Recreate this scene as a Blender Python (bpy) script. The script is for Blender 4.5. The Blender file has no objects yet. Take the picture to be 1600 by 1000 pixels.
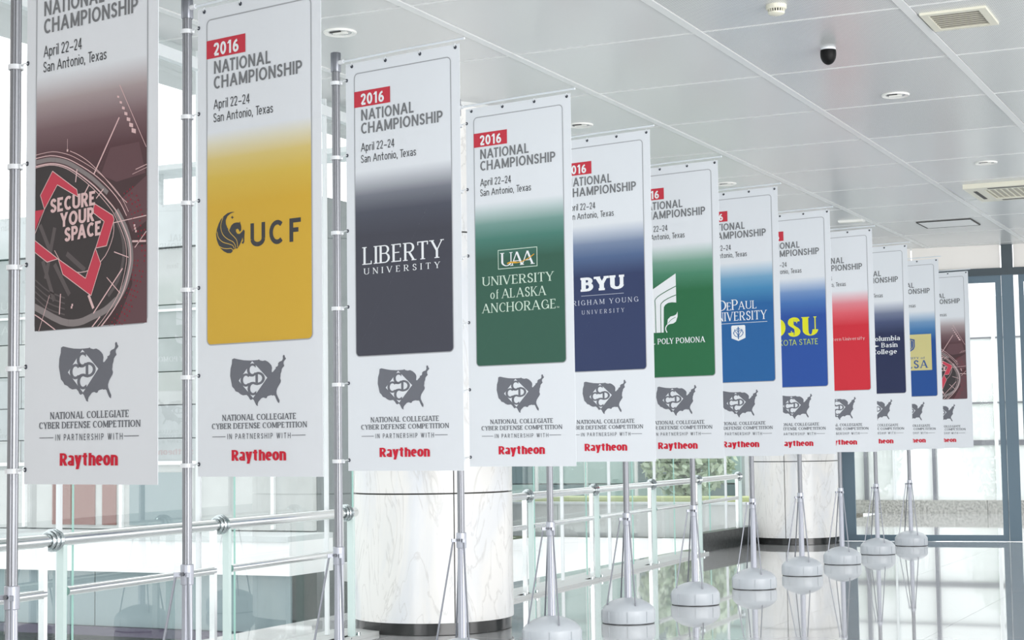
import bpy, math, random
from mathutils import Vector, Matrix
from mathutils.geometry import tessellate_polygon
PI = math.pi
random.seed(4)
scene = bpy.context.scene
COL = scene.collection

# ------------------------------------------------------------------ camera, sky, light, exposure
F_PX, PITCH, ROLL, YAW, CAM_H = 2646.14, 0.07213, -0.01368, -0.44527, 1.5
cam = bpy.data.cameras.new('camera')
cam.sensor_width = 36.0
cam.lens = F_PX / 1600.0 * 36.0
cam.clip_start = 0.05
cam.clip_end = 500
cam_ob = bpy.data.objects.new('camera', cam)
COL.objects.link(cam_ob)
_fw = Vector((math.sin(YAW)*math.cos(PITCH), math.cos(YAW)*math.cos(PITCH), math.sin(PITCH)))
_rt = Vector((math.cos(YAW), -math.sin(YAW), 0))
_up = _rt.cross(_fw)
_r2 = _rt*math.cos(ROLL) + _up*math.sin(ROLL)
_u2 = -_rt*math.sin(ROLL) + _up*math.cos(ROLL)
M = Matrix((( _r2.x, _u2.x, -_fw.x, 0), (_r2.y, _u2.y, -_fw.y, 0), (_r2.z, _u2.z, -_fw.z, CAM_H), (0, 0, 0, 1)))
cam_ob.matrix_world = M
scene.camera = cam_ob

world = bpy.data.worlds.new('overcast_sky')
scene.world = world
world.use_nodes = True
_bg = world.node_tree.nodes['Background']
_bg.inputs[0].default_value = (0.985, 0.99, 1.0, 1)
_bg.inputs[1].default_value = 1.85
# added soft fill lamps out of view, standing in for hall windows
def area(name, loc, target, sx, sy, power, colr=(1, 1, 1)):
    l = bpy.data.lights.new(name, 'AREA'); l.shape = 'RECTANGLE'; l.size = sx; l.size_y = sy
    l.energy = power; l.color = colr; l.spread = math.radians(105)
    o = bpy.data.objects.new(name, l); COL.objects.link(o); o.location = loc
    d = Vector(target) - Vector(loc); o.rotation_euler = d.to_track_quat('-Z', 'Y').to_euler()
    return o
area('rear_fill_lamp', (-2.0, -18.0, 2.2), (-4.5, 14, 2.2), 9, 3.0, 130, (0.98, 0.985, 1.0))
area('side_fill_lamp', (6.6, 7.0, 2.2), (-5.2, 17, 2.1), 17, 3.0, 560, (1.0, 0.99, 0.98))
scene.view_settings.view_transform = 'Standard'
scene.view_settings.look = 'None'
scene.view_settings.gamma = 1
scene.view_settings.use_curve_mapping = False
scene.view_settings.exposure = 0.0

# ------------------------------------------------------------------ materials
def lin(c):
    c = c/255.0
    return c/12.92 if c <= 0.04045 else ((c+0.055)/1.055)**2.4
def mat(name, rgb, rough=0.5, metal=0.0, spec=0.5, lin_rgb=None):
    m = bpy.data.materials.new(name); m.use_nodes = True
    p = m.node_tree.nodes['Principled BSDF']
    c = lin_rgb if lin_rgb else tuple(lin(v) for v in rgb)
    p.inputs['Base Color'].default_value = (*c, 1)
    p.inputs['Roughness'].default_value = rough
    p.inputs['Metallic'].default_value = metal
    p.inputs['Specular IOR Level'].default_value = spec
    return m
def nodes(m): return m.node_tree.nodes, m.node_tree.links, m.node_tree.nodes['Principled BSDF']
PAPER = (0.745, 0.775, 0.815)
PAPER_SEEN = (226, 233, 241)
def ink(name, rgb):
    c = tuple(min(0.9, lin(a)/lin(b)*p) for a, b, p in zip(rgb, PAPER_SEEN, PAPER))
    return mat(name, None, 0.6, 0, 0.25, lin_rgb=c)
def ink_lin(rgb): return tuple(min(0.9, lin(a)/lin(b)*p) for a, b, p in zip(rgb, PAPER_SEEN, PAPER))
m_paper = mat('banner_vinyl', None, 0.55, 0, 0.25, lin_rgb=PAPER)
def fabric_bump(m):
    n, l, p = nodes(m)
    t = n.new('ShaderNodeTexNoise'); t.inputs['Scale'].default_value = 900; t.inputs['Detail'].default_value = 1
    b = n.new('ShaderNodeBump'); b.inputs['Strength'].default_value = 0.06; b.inputs['Distance'].default_value = 0.001
    l.new(t.outputs[0], b.inputs['Height']); l.new(b.outputs[0], p.inputs['Normal'])
fabric_bump(m_paper)
def fade_mat(name, stops):
    """printed colour fade running down the banner; stops = [(v, rgb or None for paper)]"""
    m = mat(name, (200, 200, 200), 0.6, 0, 0.25)
    n, l, p = nodes(m)
    tc = n.new('ShaderNodeTexCoord'); sx = n.new('ShaderNodeSeparateXYZ')
    mr = n.new('ShaderNodeMapRange'); mr.inputs['From Min'].default_value = -0.6; mr.inputs['From Max'].default_value = -1.75
    cr = n.new('ShaderNodeValToRGB')
    l.new(tc.outputs['Object'], sx.inputs[0]); l.new(sx.outputs['Z'], mr.inputs['Value']); l.new(mr.outputs[0], cr.inputs[0])
    l.new(cr.outputs[0], p.inputs['Base Color'])
    cr.color_ramp.interpolation = 'LINEAR'
    els = cr.color_ramp.elements
    while len(els) < len(stops): els.new(0.5)
    for e, (v, c) in zip(els, stops):
        e.position = (v-0.6)/1.15
        e.color = (*(PAPER if c is None else ink_lin(c)), 1)
    return m
def mixc(a, t):   # colour between paper and a
    pa = PAPER_SEEN
    return tuple(pa[i]*(1-t)+a[i]*t for i in range(3))
def school_fade(name, light, full):
    return fade_mat(name, [(0.655, None), (0.72, mixc(light, .28)), (0.80, mixc(light, .72)), (0.90, light), (1.04, full), (1.745, full)])

m_alu = mat('brushed_aluminium', (132, 134, 139), 0.34, 0.75)
m_alu_d = mat('dark_aluminium', (128, 131, 138), 0.35, 0.8)
m_steel = mat('polished_steel', (225, 228, 228), 0.16, 0.9)
m_steel_d = mat('chrome', (190, 198, 200), 0.1, 1.0)
m_plastic = mat('white_plastic', (225, 228, 232), 0.4)
m_base = mat('pale_grey_plastic_base', (192, 198, 204), 0.3)
m_alu_l = mat('pale_anodised_aluminium', (178, 181, 191), 0.38, 0.5)
m_dark = mat('dark_rubber', (40, 42, 46), 0.6)
m_grom = mat('gunmetal_eyelet', (70, 74, 82), 0.3, 0.8)
m_rod = mat('translucent_white_rod', (222, 228, 234), 0.3)
m_white = mat('white_paint', (240, 240, 236), 0.35)
m_mull = mat('white_window_frame', (226, 231, 233), 0.35)
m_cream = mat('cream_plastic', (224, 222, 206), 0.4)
m_cream_d = mat('dark_cream_metal_mesh', (186, 182, 168), 0.6)  # darker cream for the vent slats and cassette grille
m_black = mat('black_dome_plastic', (14, 15, 16), 0.5, 0, .2)
m_blk_granite = mat('black_granite', (34, 36, 36), 0.15)
m_frame = mat('blue_grey_door_frame', (94, 115, 129), 0.4, 0.0)
m_frame_shade = mat('shaded_door_frame', (62, 74, 81), 0.4, 0.0)  # frame colour darkened: shade of the upper frame is put into it
m_curb = mat('grey_stone_kerb', (196, 199, 198), 0.4)
m_header = mat('frosted_white_panel', (240, 236, 231), 0.3)
m_conc = mat('pale_concrete', (186, 190, 189), 0.8)
m_conc2 = mat('grey_blue_concrete', (176, 182, 183), 0.8)
m_conc3 = mat('light_concrete', (196, 202, 203), 0.8)
m_void = mat('dark_open_joint', (112, 118, 120), 0.9)
m_ledge = mat('white_render', (238, 240, 240), 0.7)
m_brown = mat('red_brown_boarding', (128, 84, 78), 0.7)
m_purple = mat('dark_plum_stone', (72, 64, 86), 0.6)
m_smoke_glass = mat('grey_green_glazing', (128, 146, 150), 0.35)
m_green_build = mat('pale_green_glazing', (176, 200, 196), 0.2)
m_trunk = mat('tree_bark', (130, 125, 115), 0.9)
m_leaf = mat('pale_foliage', (196, 212, 190), 0.8)
m_grass = mat('grass', (186, 196, 146), 0.9)
m_reflector = mat('downlight_reflector', (180, 182, 184), 0.12, 0.95)
m_bulb = mat('frosted_bulb', (235, 235, 230), 0.2)
m_slot = mat('dark_slot', (60, 60, 58), 0.6)
for _m, _s, _d in ((m_conc, 3, .05), (m_conc2, 3, .06), (m_conc3, 3, .04), (m_ledge, 2, .02)):
    n, l, p = nodes(_m)
    t = n.new('ShaderNodeTexNoise'); t.inputs['Scale'].default_value = _s; t.inputs['Detail'].default_value = 5
    h = n.new('ShaderNodeHueSaturation'); h.inputs['Color'].default_value = p.inputs['Base Color'].default_value
    mr = n.new('ShaderNodeMapRange'); mr.inputs['To Min'].default_value = 1-_d*3; mr.inputs['To Max'].default_value = 1+_d*3
    tc = n.new('ShaderNodeTexCoord'); l.new(tc.outputs['Object'], t.inputs['Vector'])
    l.new(t.outputs[0], mr.inputs['Value']); l.new(mr.outputs[0], h.inputs['Value']); l.new(h.outputs[0], p.inputs['Base Color'])

def granite(name, a, b):
    m = mat(name, a, 0.3); n, l, p = nodes(m)
    v = n.new('ShaderNodeTexVoronoi'); v.inputs['Scale'].default_value = 60
    t = n.new('ShaderNodeTexNoise'); t.inputs['Scale'].default_value = 25; t.inputs['Detail'].default_value = 6
    cr = n.new('ShaderNodeValToRGB'); cr.color_ramp.elements[0].color = (*[lin(x) for x in b], 1); cr.color_ramp.elements[0].position = .35
    cr.color_ramp.elements[1].color = (*[lin(x) for x in a], 1); cr.color_ramp.elements[1].position = .62
    tc = n.new('ShaderNodeTexCoord'); l.new(tc.outputs['Object'], t.inputs['Vector']); l.new(t.outputs[0], cr.inputs[0]); l.new(cr.outputs[0], p.inputs['Base Color'])
    return m
m_granite = granite('grey_granite', (182, 182, 178), (128, 130, 126))
m_dk_granite = granite('charcoal_granite', (62, 66, 66), (24, 27, 27))

def marble():
    m = mat('white_marble', (243, 241, 236), 0.24); n, l, p = nodes(m)
    tc = n.new('ShaderNodeTexCoord')
    mp = n.new('ShaderNodeMapping'); mp.inputs['Rotation'].default_value = (0.0, 0.6, 0.3); mp.inputs['Scale'].default_value = (1.3, 1.0, 0.42)
    t1 = n.new('ShaderNodeTexNoise'); t1.inputs['Scale'].default_value = 1.25; t1.inputs['Detail'].default_value = 8; t1.inputs['Distortion'].default_value = 1.2
    t2 = n.new('ShaderNodeTexNoise'); t2.inputs['Scale'].default_value = 2.6; t2.inputs['Detail'].default_value = 10; t2.inputs['Distortion'].default_value = 2.0
    c1 = n.new('ShaderNodeValToRGB'); c1.color_ramp.elements[0].position = .47; c1.color_ramp.elements[1].position = .66
    c1.color_ramp.elements[0].color = (0, 0, 0, 1); c1.color_ramp.elements[1].color = (1, 1, 1, 1)
    c2 = n.new('ShaderNodeValToRGB')
    for e, (pp, v) in zip(c2.color_ramp.elements, ((.485, 0), (.53, 0))): e.position = pp; e.color = (v, v, v, 1)
    e = c2.color_ramp.elements.new(.505); e.color = (1, 1, 1, 1)
    mx = n.new('ShaderNodeMix'); mx.data_type = 'RGBA'; mx.inputs['A'].default_value = (0.80, 0.79, 0.77, 1); mx.inputs['B'].default_value = (0.66, 0.69, 0.735, 1)
    mm = n.new('ShaderNodeMath'); mm.operation = 'MULTIPLY'; mm.inputs[1].default_value = .9
    l.new(c1.outputs[0], mm.inputs[0]); l.new(mm.outputs[0], mx.inputs['Factor'])
    mx2 = n.new('ShaderNodeMix'); mx2.data_type = 'RGBA'; mx2.inputs['B'].default_value = (0.46, 0.45, 0.43, 1)
    m3 = n.new('ShaderNodeMath'); m3.operation = 'MULTIPLY'; m3.inputs[1].default_value = .4
    l.new(c2.outputs[0], m3.inputs[0]); l.new(m3.outputs[0], mx2.inputs['Factor']); l.new(mx.outputs['Result'], mx2.inputs['A'])
    l.new(tc.outputs['Object'], mp.inputs[0]); l.new(mp.outputs[0], t1.inputs['Vector']); l.new(mp.outputs[0], t2.inputs['Vector'])
    l.new(t1.outputs[0], c1.inputs[0]); l.new(t2.outputs[0], c2.inputs[0])
    l.new(mx2.outputs['Result'], p.inputs['Base Color'])
    return m
m_marble = marble()

def ceiling_mat(name, perforated):
    m = mat(name, (214, 216, 216), 0.27, 0.0, 1.0); n, l, p = nodes(m)
    if perforated:
        tc = n.new('ShaderNodeTexCoord'); mp = n.new('ShaderNodeMapping'); mp.inputs['Rotation'].default_value = (0, 0, PI/4)
        mp.inputs['Scale'].default_value = (56, 56, 56)
        fr = n.new('ShaderNodeVectorMath'); fr.operation = 'FRACTION'
        sb = n.new('ShaderNodeVectorMath'); sb.operation = 'SUBTRACT'; sb.inputs[1].default_value = (.5, .5, 0)
        cb = n.new('ShaderNodeVectorMath'); cb.operation = 'MULTIPLY'; cb.inputs[1].default_value = (1, 1, 0)
        ln = n.new('ShaderNodeVectorMath'); ln.operation = 'LENGTH'
        lt = n.new('ShaderNodeMath'); lt.operation = 'LESS_THAN'; lt.inputs[1].default_value = .27
        mx = n.new('ShaderNodeMix'); mx.data_type = 'RGBA'
        mx.inputs['A'].default_value = p.inputs['Base Color'].default_value; mx.inputs['B'].default_value = (0.30, 0.31, 0.31, 1)
        l.new(tc.outputs['Object'], mp.inputs[0]); l.new(mp.outputs[0], fr.inputs[0]); l.new(fr.outputs[0], sb.inputs[0])
        l.new(sb.outputs[0], cb.inputs[0]); l.new(cb.outputs[0], ln.inputs[0]); l.new(ln.outputs['Value'], lt.inputs[0])
        l.new(lt.outputs[0], mx.inputs['Factor']); l.new(mx.outputs['Result'], p.inputs['Base Color'])
    return m
m_ceil = ceiling_mat('plain_metal_ceiling_panel', False)
m_ceil_p = ceiling_mat('perforated_metal_ceiling_panel', True)
m_strip = mat('white_joint_strip', (230, 232, 232), 0.35)
m_ceil_back = mat('ceiling_void', (150, 153, 153), 0.8)

def floor_mat():
    m = mat('polished_white_tile', (226, 228, 229), 0.03, 0.0, 1.0); n, l, p = nodes(m)
    p.inputs['IOR'].default_value = 1.6
    p.inputs['Coat Weight'].default_value = 0.42; p.inputs['Coat IOR'].default_value = 1.9; p.inputs['Coat Roughness'].default_value = 0.03
    t = n.new('ShaderNodeTexNoise'); t.inputs['Scale'].default_value = 1.3; t.inputs['Detail'].default_value = 4
    cr = n.new('ShaderNodeValToRGB'); cr.color_ramp.elements[0].color = (.60, .61, .615, 1); cr.color_ramp.elements[1].color = (.70, .70, .70, 1)
    tc = n.new('ShaderNodeTexCoord'); l.new(tc.outputs['Object'], t.inputs['Vector']); l.new(t.outputs[0], cr.inputs[0]); l.new(cr.outputs[0], p.inputs['Base Color'])
    b = n.new('ShaderNodeBump'); b.inputs['Strength'].default_value = .008; b.inputs['Distance'].default_value = .01
    t2 = n.new('ShaderNodeTexNoise'); t2.inputs['Scale'].default_value = 2.0
    l.new(tc.outputs['Object'], t2.inputs['Vector']); l.new(t2.outputs[0], b.inputs['Height']); l.new(b.outputs[0], p.inputs['Normal'])
    return m
m_floor = floor_mat()
m_grout = mat('tile_grout', (186, 188, 188), 0.5)

def glass_mat(name, tint, refl=1.0):
    m = bpy.data.materials.new(name); m.use_nodes = True; n = m.node_tree.nodes; l = m.node_tree.links; n.clear()
    o = n.new('ShaderNodeOutputMaterial'); tr = n.new('ShaderNodeBsdfTransparent'); tr.inputs[0].default_value = (*tint, 1)
    g = n.new('ShaderNodeBsdfGlossy'); g.inputs['Roughness'].default_value = 0.0; g.inputs[0].default_value = (.95, 1, .98, 1)
    f = n.new('ShaderNodeFresnel'); f.inputs['IOR'].default_value = 1.45
    mu = n.new('ShaderNodeMath'); mu.operation = 'MULTIPLY'; mu.inputs[1].default_value = refl
    mx = n.new('ShaderNodeMixShader'); l.new(f.outputs[0], mu.inputs[0]); l.new(mu.outputs[0], mx.inputs[0]); l.new(tr.outputs[0], mx.inputs[1]); l.new(g.outputs[0], mx.inputs[2]); l.new(mx.outputs[0], o.inputs[0])
    return m
m_glass = glass_mat('clear_glass', (0.985, 0.992, 0.990), .16)
m_fin = mat('pale_aqua_glass', (204, 221, 218), 0.15)
m_edge = mat('green_glass_edge', (160, 203, 193), 0.2)
def frost(name):
    m = bpy.data.materials.new(name); m.use_nodes = True; n = m.node_tree.nodes; l = m.node_tree.links; n.clear()
    o = n.new('ShaderNodeOutputMaterial'); a = n.new('ShaderNodeBsdfTransparent'); a.inputs[0].default_value = (.97, .99, .985, 1)
    b = n.new('ShaderNodeBsdfTranslucent'); b.inputs[0].default_value = (.95, .96, .96, 1); x = n.new('ShaderNodeMixShader'); x.inputs[0].default_value = .62
    l.new(a.outputs[0], x.inputs[1]); l.new(b.outputs[0], x.inputs[2]); l.new(x.outputs[0], o.inputs[0]); return m
m_frost = frost('haze_glass')  # white haze over the view behind is put into this glass

# ------------------------------------------------------------------ mesh helpers
class MB:
    def __init__(s): s.v = []; s.f = []; s.sm = False
    def poly(s, pts):
        b = len(s.v); s.v += [tuple(p) for p in pts]; s.f.append(tuple(range(b, b+len(pts))))
    def box(s, x0, x1, y0, y1, z0, z1):
        b = len(s.v)
        s.v += [(x, y, z) for z in (z0, z1) for y in (y0, y1) for x in (x0, x1)]
        s.f += [tuple(b+i for i in q) for q in ((0, 2, 3, 1), (4, 5, 7, 6), (0, 1, 5, 4), (2, 6, 7, 3), (0, 4, 6, 2), (1, 3, 7, 5))]
        return s
    def beam(s, p, q, w, h, up=(0, 0, 1)):
        p = Vector(p); q = Vector(q); d = (q-p).normalized(); a = d.cross(Vector(up)).normalized()*w/2; c = a.cross(d).normalized()*h/2
        b = len(s.v)
        for e in (p, q):
            for sa, sc in ((-1, -1), (1, -1), (1, 1), (-1, 1)): s.v.append(tuple(e+a*sa+c*sc))
        s.f += [tuple(b+i for i in t) for t in ((0, 1, 2, 3), (4, 7, 6, 5), (0, 4, 5, 1), (1, 5, 6, 2), (2, 6, 7, 3), (3, 7, 4, 0))]
        return s
    def tube(s, pts, r, n=12, cap=True):
        pts = [Vector(p) for p in pts]; rs = r if isinstance(r, (list, tuple)) else [r]*len(pts)
        b = len(s.v); pa = None
        for i, p in enumerate(pts):
            d = (pts[min(i+1, len(pts)-1)]-pts[max(i-1, 0)]).normalized()
            if pa is None: pa = d.cross(Vector((0, 0, 1)) if abs(d.z) < .9 else Vector((1, 0, 0))).normalized()
            a = (pa-d*pa.dot(d)).normalized(); c = d.cross(a); pa = a
            for k in range(n):
                t = 2*PI*k/n; s.v.append(tuple(p+(a*math.cos(t)+c*math.sin(t))*rs[i]))
        for i in range(len(pts)-1):
            for k in range(n):
                k2 = (k+1) % n; s.f.append((b+i*n+k, b+i*n+k2, b+(i+1)*n+k2, b+(i+1)*n+k))
        if cap:
            s.f.append(tuple(b+k for k in range(n))[::-1]); s.f.append(tuple(b+(len(pts)-1)*n+k for k in range(n)))
        s.sm = True
        return s
    def lathe(s, prof, n=32, c=(0, 0), rf=None, closed=True):
        b = len(s.v)
        for r, z in prof:
            for k in range(n):
                t = 2*PI*k/n; q = r*(rf(t) if rf else 1); s.v.append((c[0]+q*math.cos(t), c[1]+q*math.sin(t), z))
        for i in range(len(prof)-1):
            for k in range(n):
                k2 = (k+1) % n; s.f.append((b+i*n+k, b+i*n+k2, b+(i+1)*n+k2, b+(i+1)*n+k))
        if closed:
            s.f.append(tuple(b+k for k in range(n))[::-1]); s.f.append(tuple(b+(len(prof)-1)*n+k for k in range(n)))
        s.sm = True
        return s
    def ring(s, c, R, r, axis='z', n=20, m=8):
        b = len(s.v)
        for i in range(n):
            t = 2*PI*i/n
            for j in range(m):
                u = 2*PI*j/m; q = R+r*math.cos(u); h = r*math.sin(u)
                x, y = q*math.cos(t), q*math.sin(t)
                p = {'z': (x, y, h), 'y': (x, h, y), 'x': (h, x, y)}[axis]
                s.v.append((c[0]+p[0], c[1]+p[1], c[2]+p[2]))
        for i in range(n):
            for j in range(m):
                i2 = (i+1) % n; j2 = (j+1) % m; s.f.append((b+i*m+j, b+i2*m+j, b+i2*m+j2, b+i*m+j2))
        s.sm = True
        return s
    def mesh(s, name, m):
        me = bpy.data.meshes.new(name); me.from_pydata(s.v, [], s.f)
        if m: me.materials.append(m)
        if s.sm:
            me.polygons.foreach_set('use_smooth', [len(p.vertices) <= 4 for p in me.polygons])
            try: me.set_sharp_from_angle(angle=math.radians(38))
            except Exception: pass
        me.update(); return me
    def build(s, name, m, parent=None, loc=(0, 0, 0), label=None):
        return link(name, s.mesh(name, m), parent, loc, label)
def link(name, me, parent=None, loc=(0, 0, 0), label=None, rz=0):
    o = bpy.data.objects.new(name, me); COL.objects.link(o); o.location = loc
    if rz: o.rotation_euler = (0, 0, rz)
    if parent: o.parent = parent
    if label: o['label'] = label
    return o
def thing(name, label, cat, loc=(0, 0, 0), rz=0, group=None):
    o = bpy.data.objects.new(name, None); COL.objects.link(o); o.location = loc; o.rotation_euler = (0, 0, rz)
    o.empty_display_size = .1
    o['label'] = label; o['category'] = cat
    if group: o['group'] = group
    return o
def struct(o, label=None):
    o['kind'] = 'structure'
    if label: o['label'] = label
    return o
def s_empty(name, label, loc=(0, 0, 0), rz=0):
    o = bpy.data.objects.new(name, None); COL.objects.link(o); o.location = loc; o.rotation_euler = (0, 0, rz); o.empty_display_size = .1
    return struct(o, label)

# ------------------------------------------------------------------ floor
H_C = 4.24
KC = (H_C-1.5)/2.8
fl = MB().box(-7.95, 6.0, -20, 34, -.2, -.006).build('floor', m_grout)
struct(fl, 'glossy white polished tile floor reflecting the stands')
T = 1.3
tile_me = MB().box(0.0015, T-.0015, 0.0015, T-.0015, -.006, 0).mesh('tile', m_floor)
for ix in range(-6, 5):
    for iy in range(-5, 26):
        x = -0.15+ix*T; y = 0.1+iy*T
        if x+T > 6: continue
        link('tile', tile_me, fl, (x, y, 0))
MB().box(-7.9, 5.9, -19.9, -6.45, -.006, 0).build('rear_floor', m_floor, fl)

wl = MB().box(-6.9, -6.7, -20, 5.7, 0, 4.2).build('wall_left_blocker', m_header)  # added unseen wall; blocks sky light from the open left side
struct(wl, 'plain white wall added out of view to dim the near banners')

# ------------------------------------------------------------------ ceiling
ce = MB().box(-7.9, 6.2, -20, 25.0, H_C+.03, H_C+.25).build('ceiling', m_ceil_back)
struct(ce, 'white metal panel ceiling in a grid of wide pale joints')
GX, GY, X0, Y0 = 1.42*KC, 1.575*KC, -5.19*KC, 9.37*KC
SW = .062
pan_plain = MB().box(SW/2+.004, GX-SW/2-.004, .014, GY-.014, 0, .03).mesh('ceiling_panel', m_ceil)
pan_perf = MB().box(SW/2+.004, GX-SW/2-.004, .014, GY-.014, 0, .03).mesh('ceiling_panel', m_ceil_p)
for ix in range(-2, 8):
    for iy in range(-7, 10):
        x = X0+ix*GX; y = Y0+iy*GY
        if x < -8.1 or x+GX > 6.3: continue
        if y+GY > 25.2: continue
        link('ceiling_panel', pan_perf if (ix >= 1 and iy < 4 + (ix > 1)) else pan_plain, ce, (x, y, H_C))
for ix in range(-1, 9):
    x = X0+ix*GX
    if x > 6: continue
    MB().box(-SW/2, SW/2, -2.5, 25.0, -.006, .02).build('joint_strip', m_strip, ce, (x, 0, H_C))
MB().box(-7.9, 6.2, -19.9, Y0-7*GY-.012, H_C, H_C+.03).build('rear_panel', m_ceil, ce)
for iy in range(-6, 11):
    MB().box(-7.9, 6.0, -.011, .011, -.003, .02).build('joint_strip', m_strip, ce, (0, Y0+iy*GY, H_C))
MB().box(-7.9, 6.2, Y0+10*GY+.012, 25.0, H_C, H_C+.03).build('edge_panel', m_ceil, ce)

# ------------------------------------------------------------------ far wall with glazed doors (local x runs along the wall)
PHI = math.radians(8)
WF = (-3.99, 24.92, 0)
wf = s_empty('wall_far', 'far wall of frosted white header panels over slate door frames', WF, PHI)
for (a, b_) in ((-2.6, -1.36), (-1.34, -.11), (.08, 1.3), (1.32, 2.6), (2.62, 4.2), (4.22, 6.5)):
    MB().box(a, b_, -.02, .03, 3.9, H_C+.02).build('header_panel', m_header, wf)
MB().box(-.10, .067, -.05, .06, 0, 3.80).build('post', m_frame, wf, label='blue grey door post')
MB().box(-.09, .067, -.05, .06, 3.90, H_C).build('post', m_frame_shade, wf, label='upper door post with shade put into its colour')
MB().box(-2.7, 6.5, -.05, .06, 3.80, 3.905).build('transom', m_frame_shade, wf)
MB().box(-2.62, -2.44, -.05, .06, 0, 3.80).build('post', m_frame, wf)
MB().box(2.50, 2.66, -.05, .06, 0, H_C).build('post', m_frame, wf)
for k, (u0, u1, st) in enumerate(((-2.43, -.105, .08), (.135, 2.49, .10))):
    d = s_empty('door_%d' % (k+1), ['glazed far door leaf with blue grey frame, left of the post', 'glazed far door leaf cut off by the right edge'][k], WF, PHI)
    fr = MB()
    fr.box(u0, u0+(.18 if k == 0 else .07), -.035, .035, 0.002, 3.80); fr.box(u1-st, u1, -.035, .035, 0.002, 3.80)
    fr.box(u0, u1, -.034, .034, 0.002, .088)
    fr.box(u0, u1, -.034, .034, 3.70, 3.80)
    fr.build('door_frame', m_frame, d)
    MB().box(u0+.05, u1-.05, -.004, .004, .085, 3.71).build('pane', m_glass, d)
MB().box(-2.7, 6.5, -.09, .08, -.001, .004).build('threshold', m_steel, wf)

# ------------------------------------------------------------------ marble columns
def column(cx, cy, ang0, label, zj, top=.03):
    t = thing('column', label, 'column', (cx, cy, 0))
    R = .657
    MB().lathe([(R-.03, 0), (R-.03, H_C)], 48).build('core', m_slot, t)
    MB().lathe([(R-.024, 0), (R-.018, .004), (R-.018, .095), (R-.03, .1)], 64).build('skirting', m_blk_granite, t, label='polished black stone skirting band')
    MB().lathe([(R-.02, H_C-top), (R-.02, H_C)], 64).build('top_collar', m_ceil, t, label='white collar under the ceiling')
    zs = [.09]+zj+[H_C-top]
    for i in range(len(zs)-1):
        z0, z1 = zs[i]+.006, zs[i+1]-.006
        for q in range(4):
            a0 = ang0+q*PI/2+.008; a1 = ang0+(q+1)*PI/2-.008
            mb = MB(); n = 18
            for k in range(n+1):
                a = a0+(a1-a0)*k/n
                for (r, z) in ((R-.028, z0), (R, z0), (R, z1), (R-.028, z1)): mb.v.append((r*math.cos(a), r*math.sin(a), z))
            for k in range(n):
                for j in range(4):
                    j2 = (j+1) % 4; mb.f.append((k*4+j, (k+1)*4+j, (k+1)*4+j2, k*4+j2))
            mb.f.append((0, 1, 2, 3)); mb.f.append((n*4+3, n*4+2, n*4+1, n*4)); mb.sm = True
            mb.build('marble_panel', m_marble, t)
    return t
column(-6.645, 12.36, math.radians(-47), 'near round white marble column behind the third and fourth banners', [1.105, 3.18], .03)
column(-6.96, 24.02, math.radians(-86), 'far round white marble column beside the slate door frame', [1.176, 3.2])

# ------------------------------------------------------------------ glass line on the left
def xr(y): return -6.6-.06*(y-7.5)
def xg(y): return xr(y)-.22
NG = (1/math.hypot(1, .06))
AG = math.atan2(1, -.06)      # direction of the glass line
# kerb
for (ya, yb) in ((5.8, 11.85), (13.0, 21.4)):
    kb = MB(); a = (xg(ya)+.06, ya); b_ = (xg(yb)+.06, yb)
    kb.beam((a[0], a[1], .012), (b_[0], b_[1], .012), .42, .03)
    o = kb.build('trim_1' if ya < 6 else 'trim_2', m_curb); struct(o, 'pale stone kerb under the glass wall, '+('left of the near column' if ya < 6 else 'right of the near column'))
# glazing units between mullions: window_n with frame posts and panes
ms = [6.1, 8.02, 9.54, 11.36, 13.2, 15.0, 16.6, 18.15, 19.9, 21.6, 23.3]
for k in range(len(ms)-1):
    y0, y1 = ms[k], ms[k+1]
    w = s_empty('window_%d' % (k+1), 'floor to ceiling glass bay of the left window wall')
    L = math.hypot(xg(y1)-xg(y0), y1-y0); rz = math.atan2(y1-y0, xg(y1)-xg(y0))
    w.location = (xg(y0), y0, 0); w.rotation_euler = (0, 0, rz)
    MB().box(-.011, .011, -.02, .012, .03, H_C+.02).build('mullion', m_mull, w)
    js = {8.02: .14, 9.54: .47, 11.36: .45}.get(y0, L*.5)
    for a, b_ in ((.024, js-.004), (js+.004, L-.024)):
        MB().box(a, b_, -.006, .006, .03, H_C).build('pane', m_glass, w)
    MB().box(js-.002, js+.002, -.0065, .0065, .03, H_C).build('joint', m_edge, w, label='green glass joint')
    MB().box(0, L, -.035, .02, H_C-.14, H_C-.06).build('head_rail', m_mull, w)
w = s_empty('window_11', 'lit opening between the last glass bay and the far column', (xg(23.3), 23.3, 0), rz)
MB().box(-.011, .011, -.02, .012, .03, H_C+.02).build('mullion', m_mull, w)

# charcoal stone plinth at the end of the glass line
pk = MB().beam((xg(21.6)+.05, 21.6, .125), (-7.55, 24.0, .125), .16, .25).build('baseboard_left', m_dk_granite)
struct(pk, 'charcoal granite plinth at the foot of the window wall by the far column')

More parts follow.
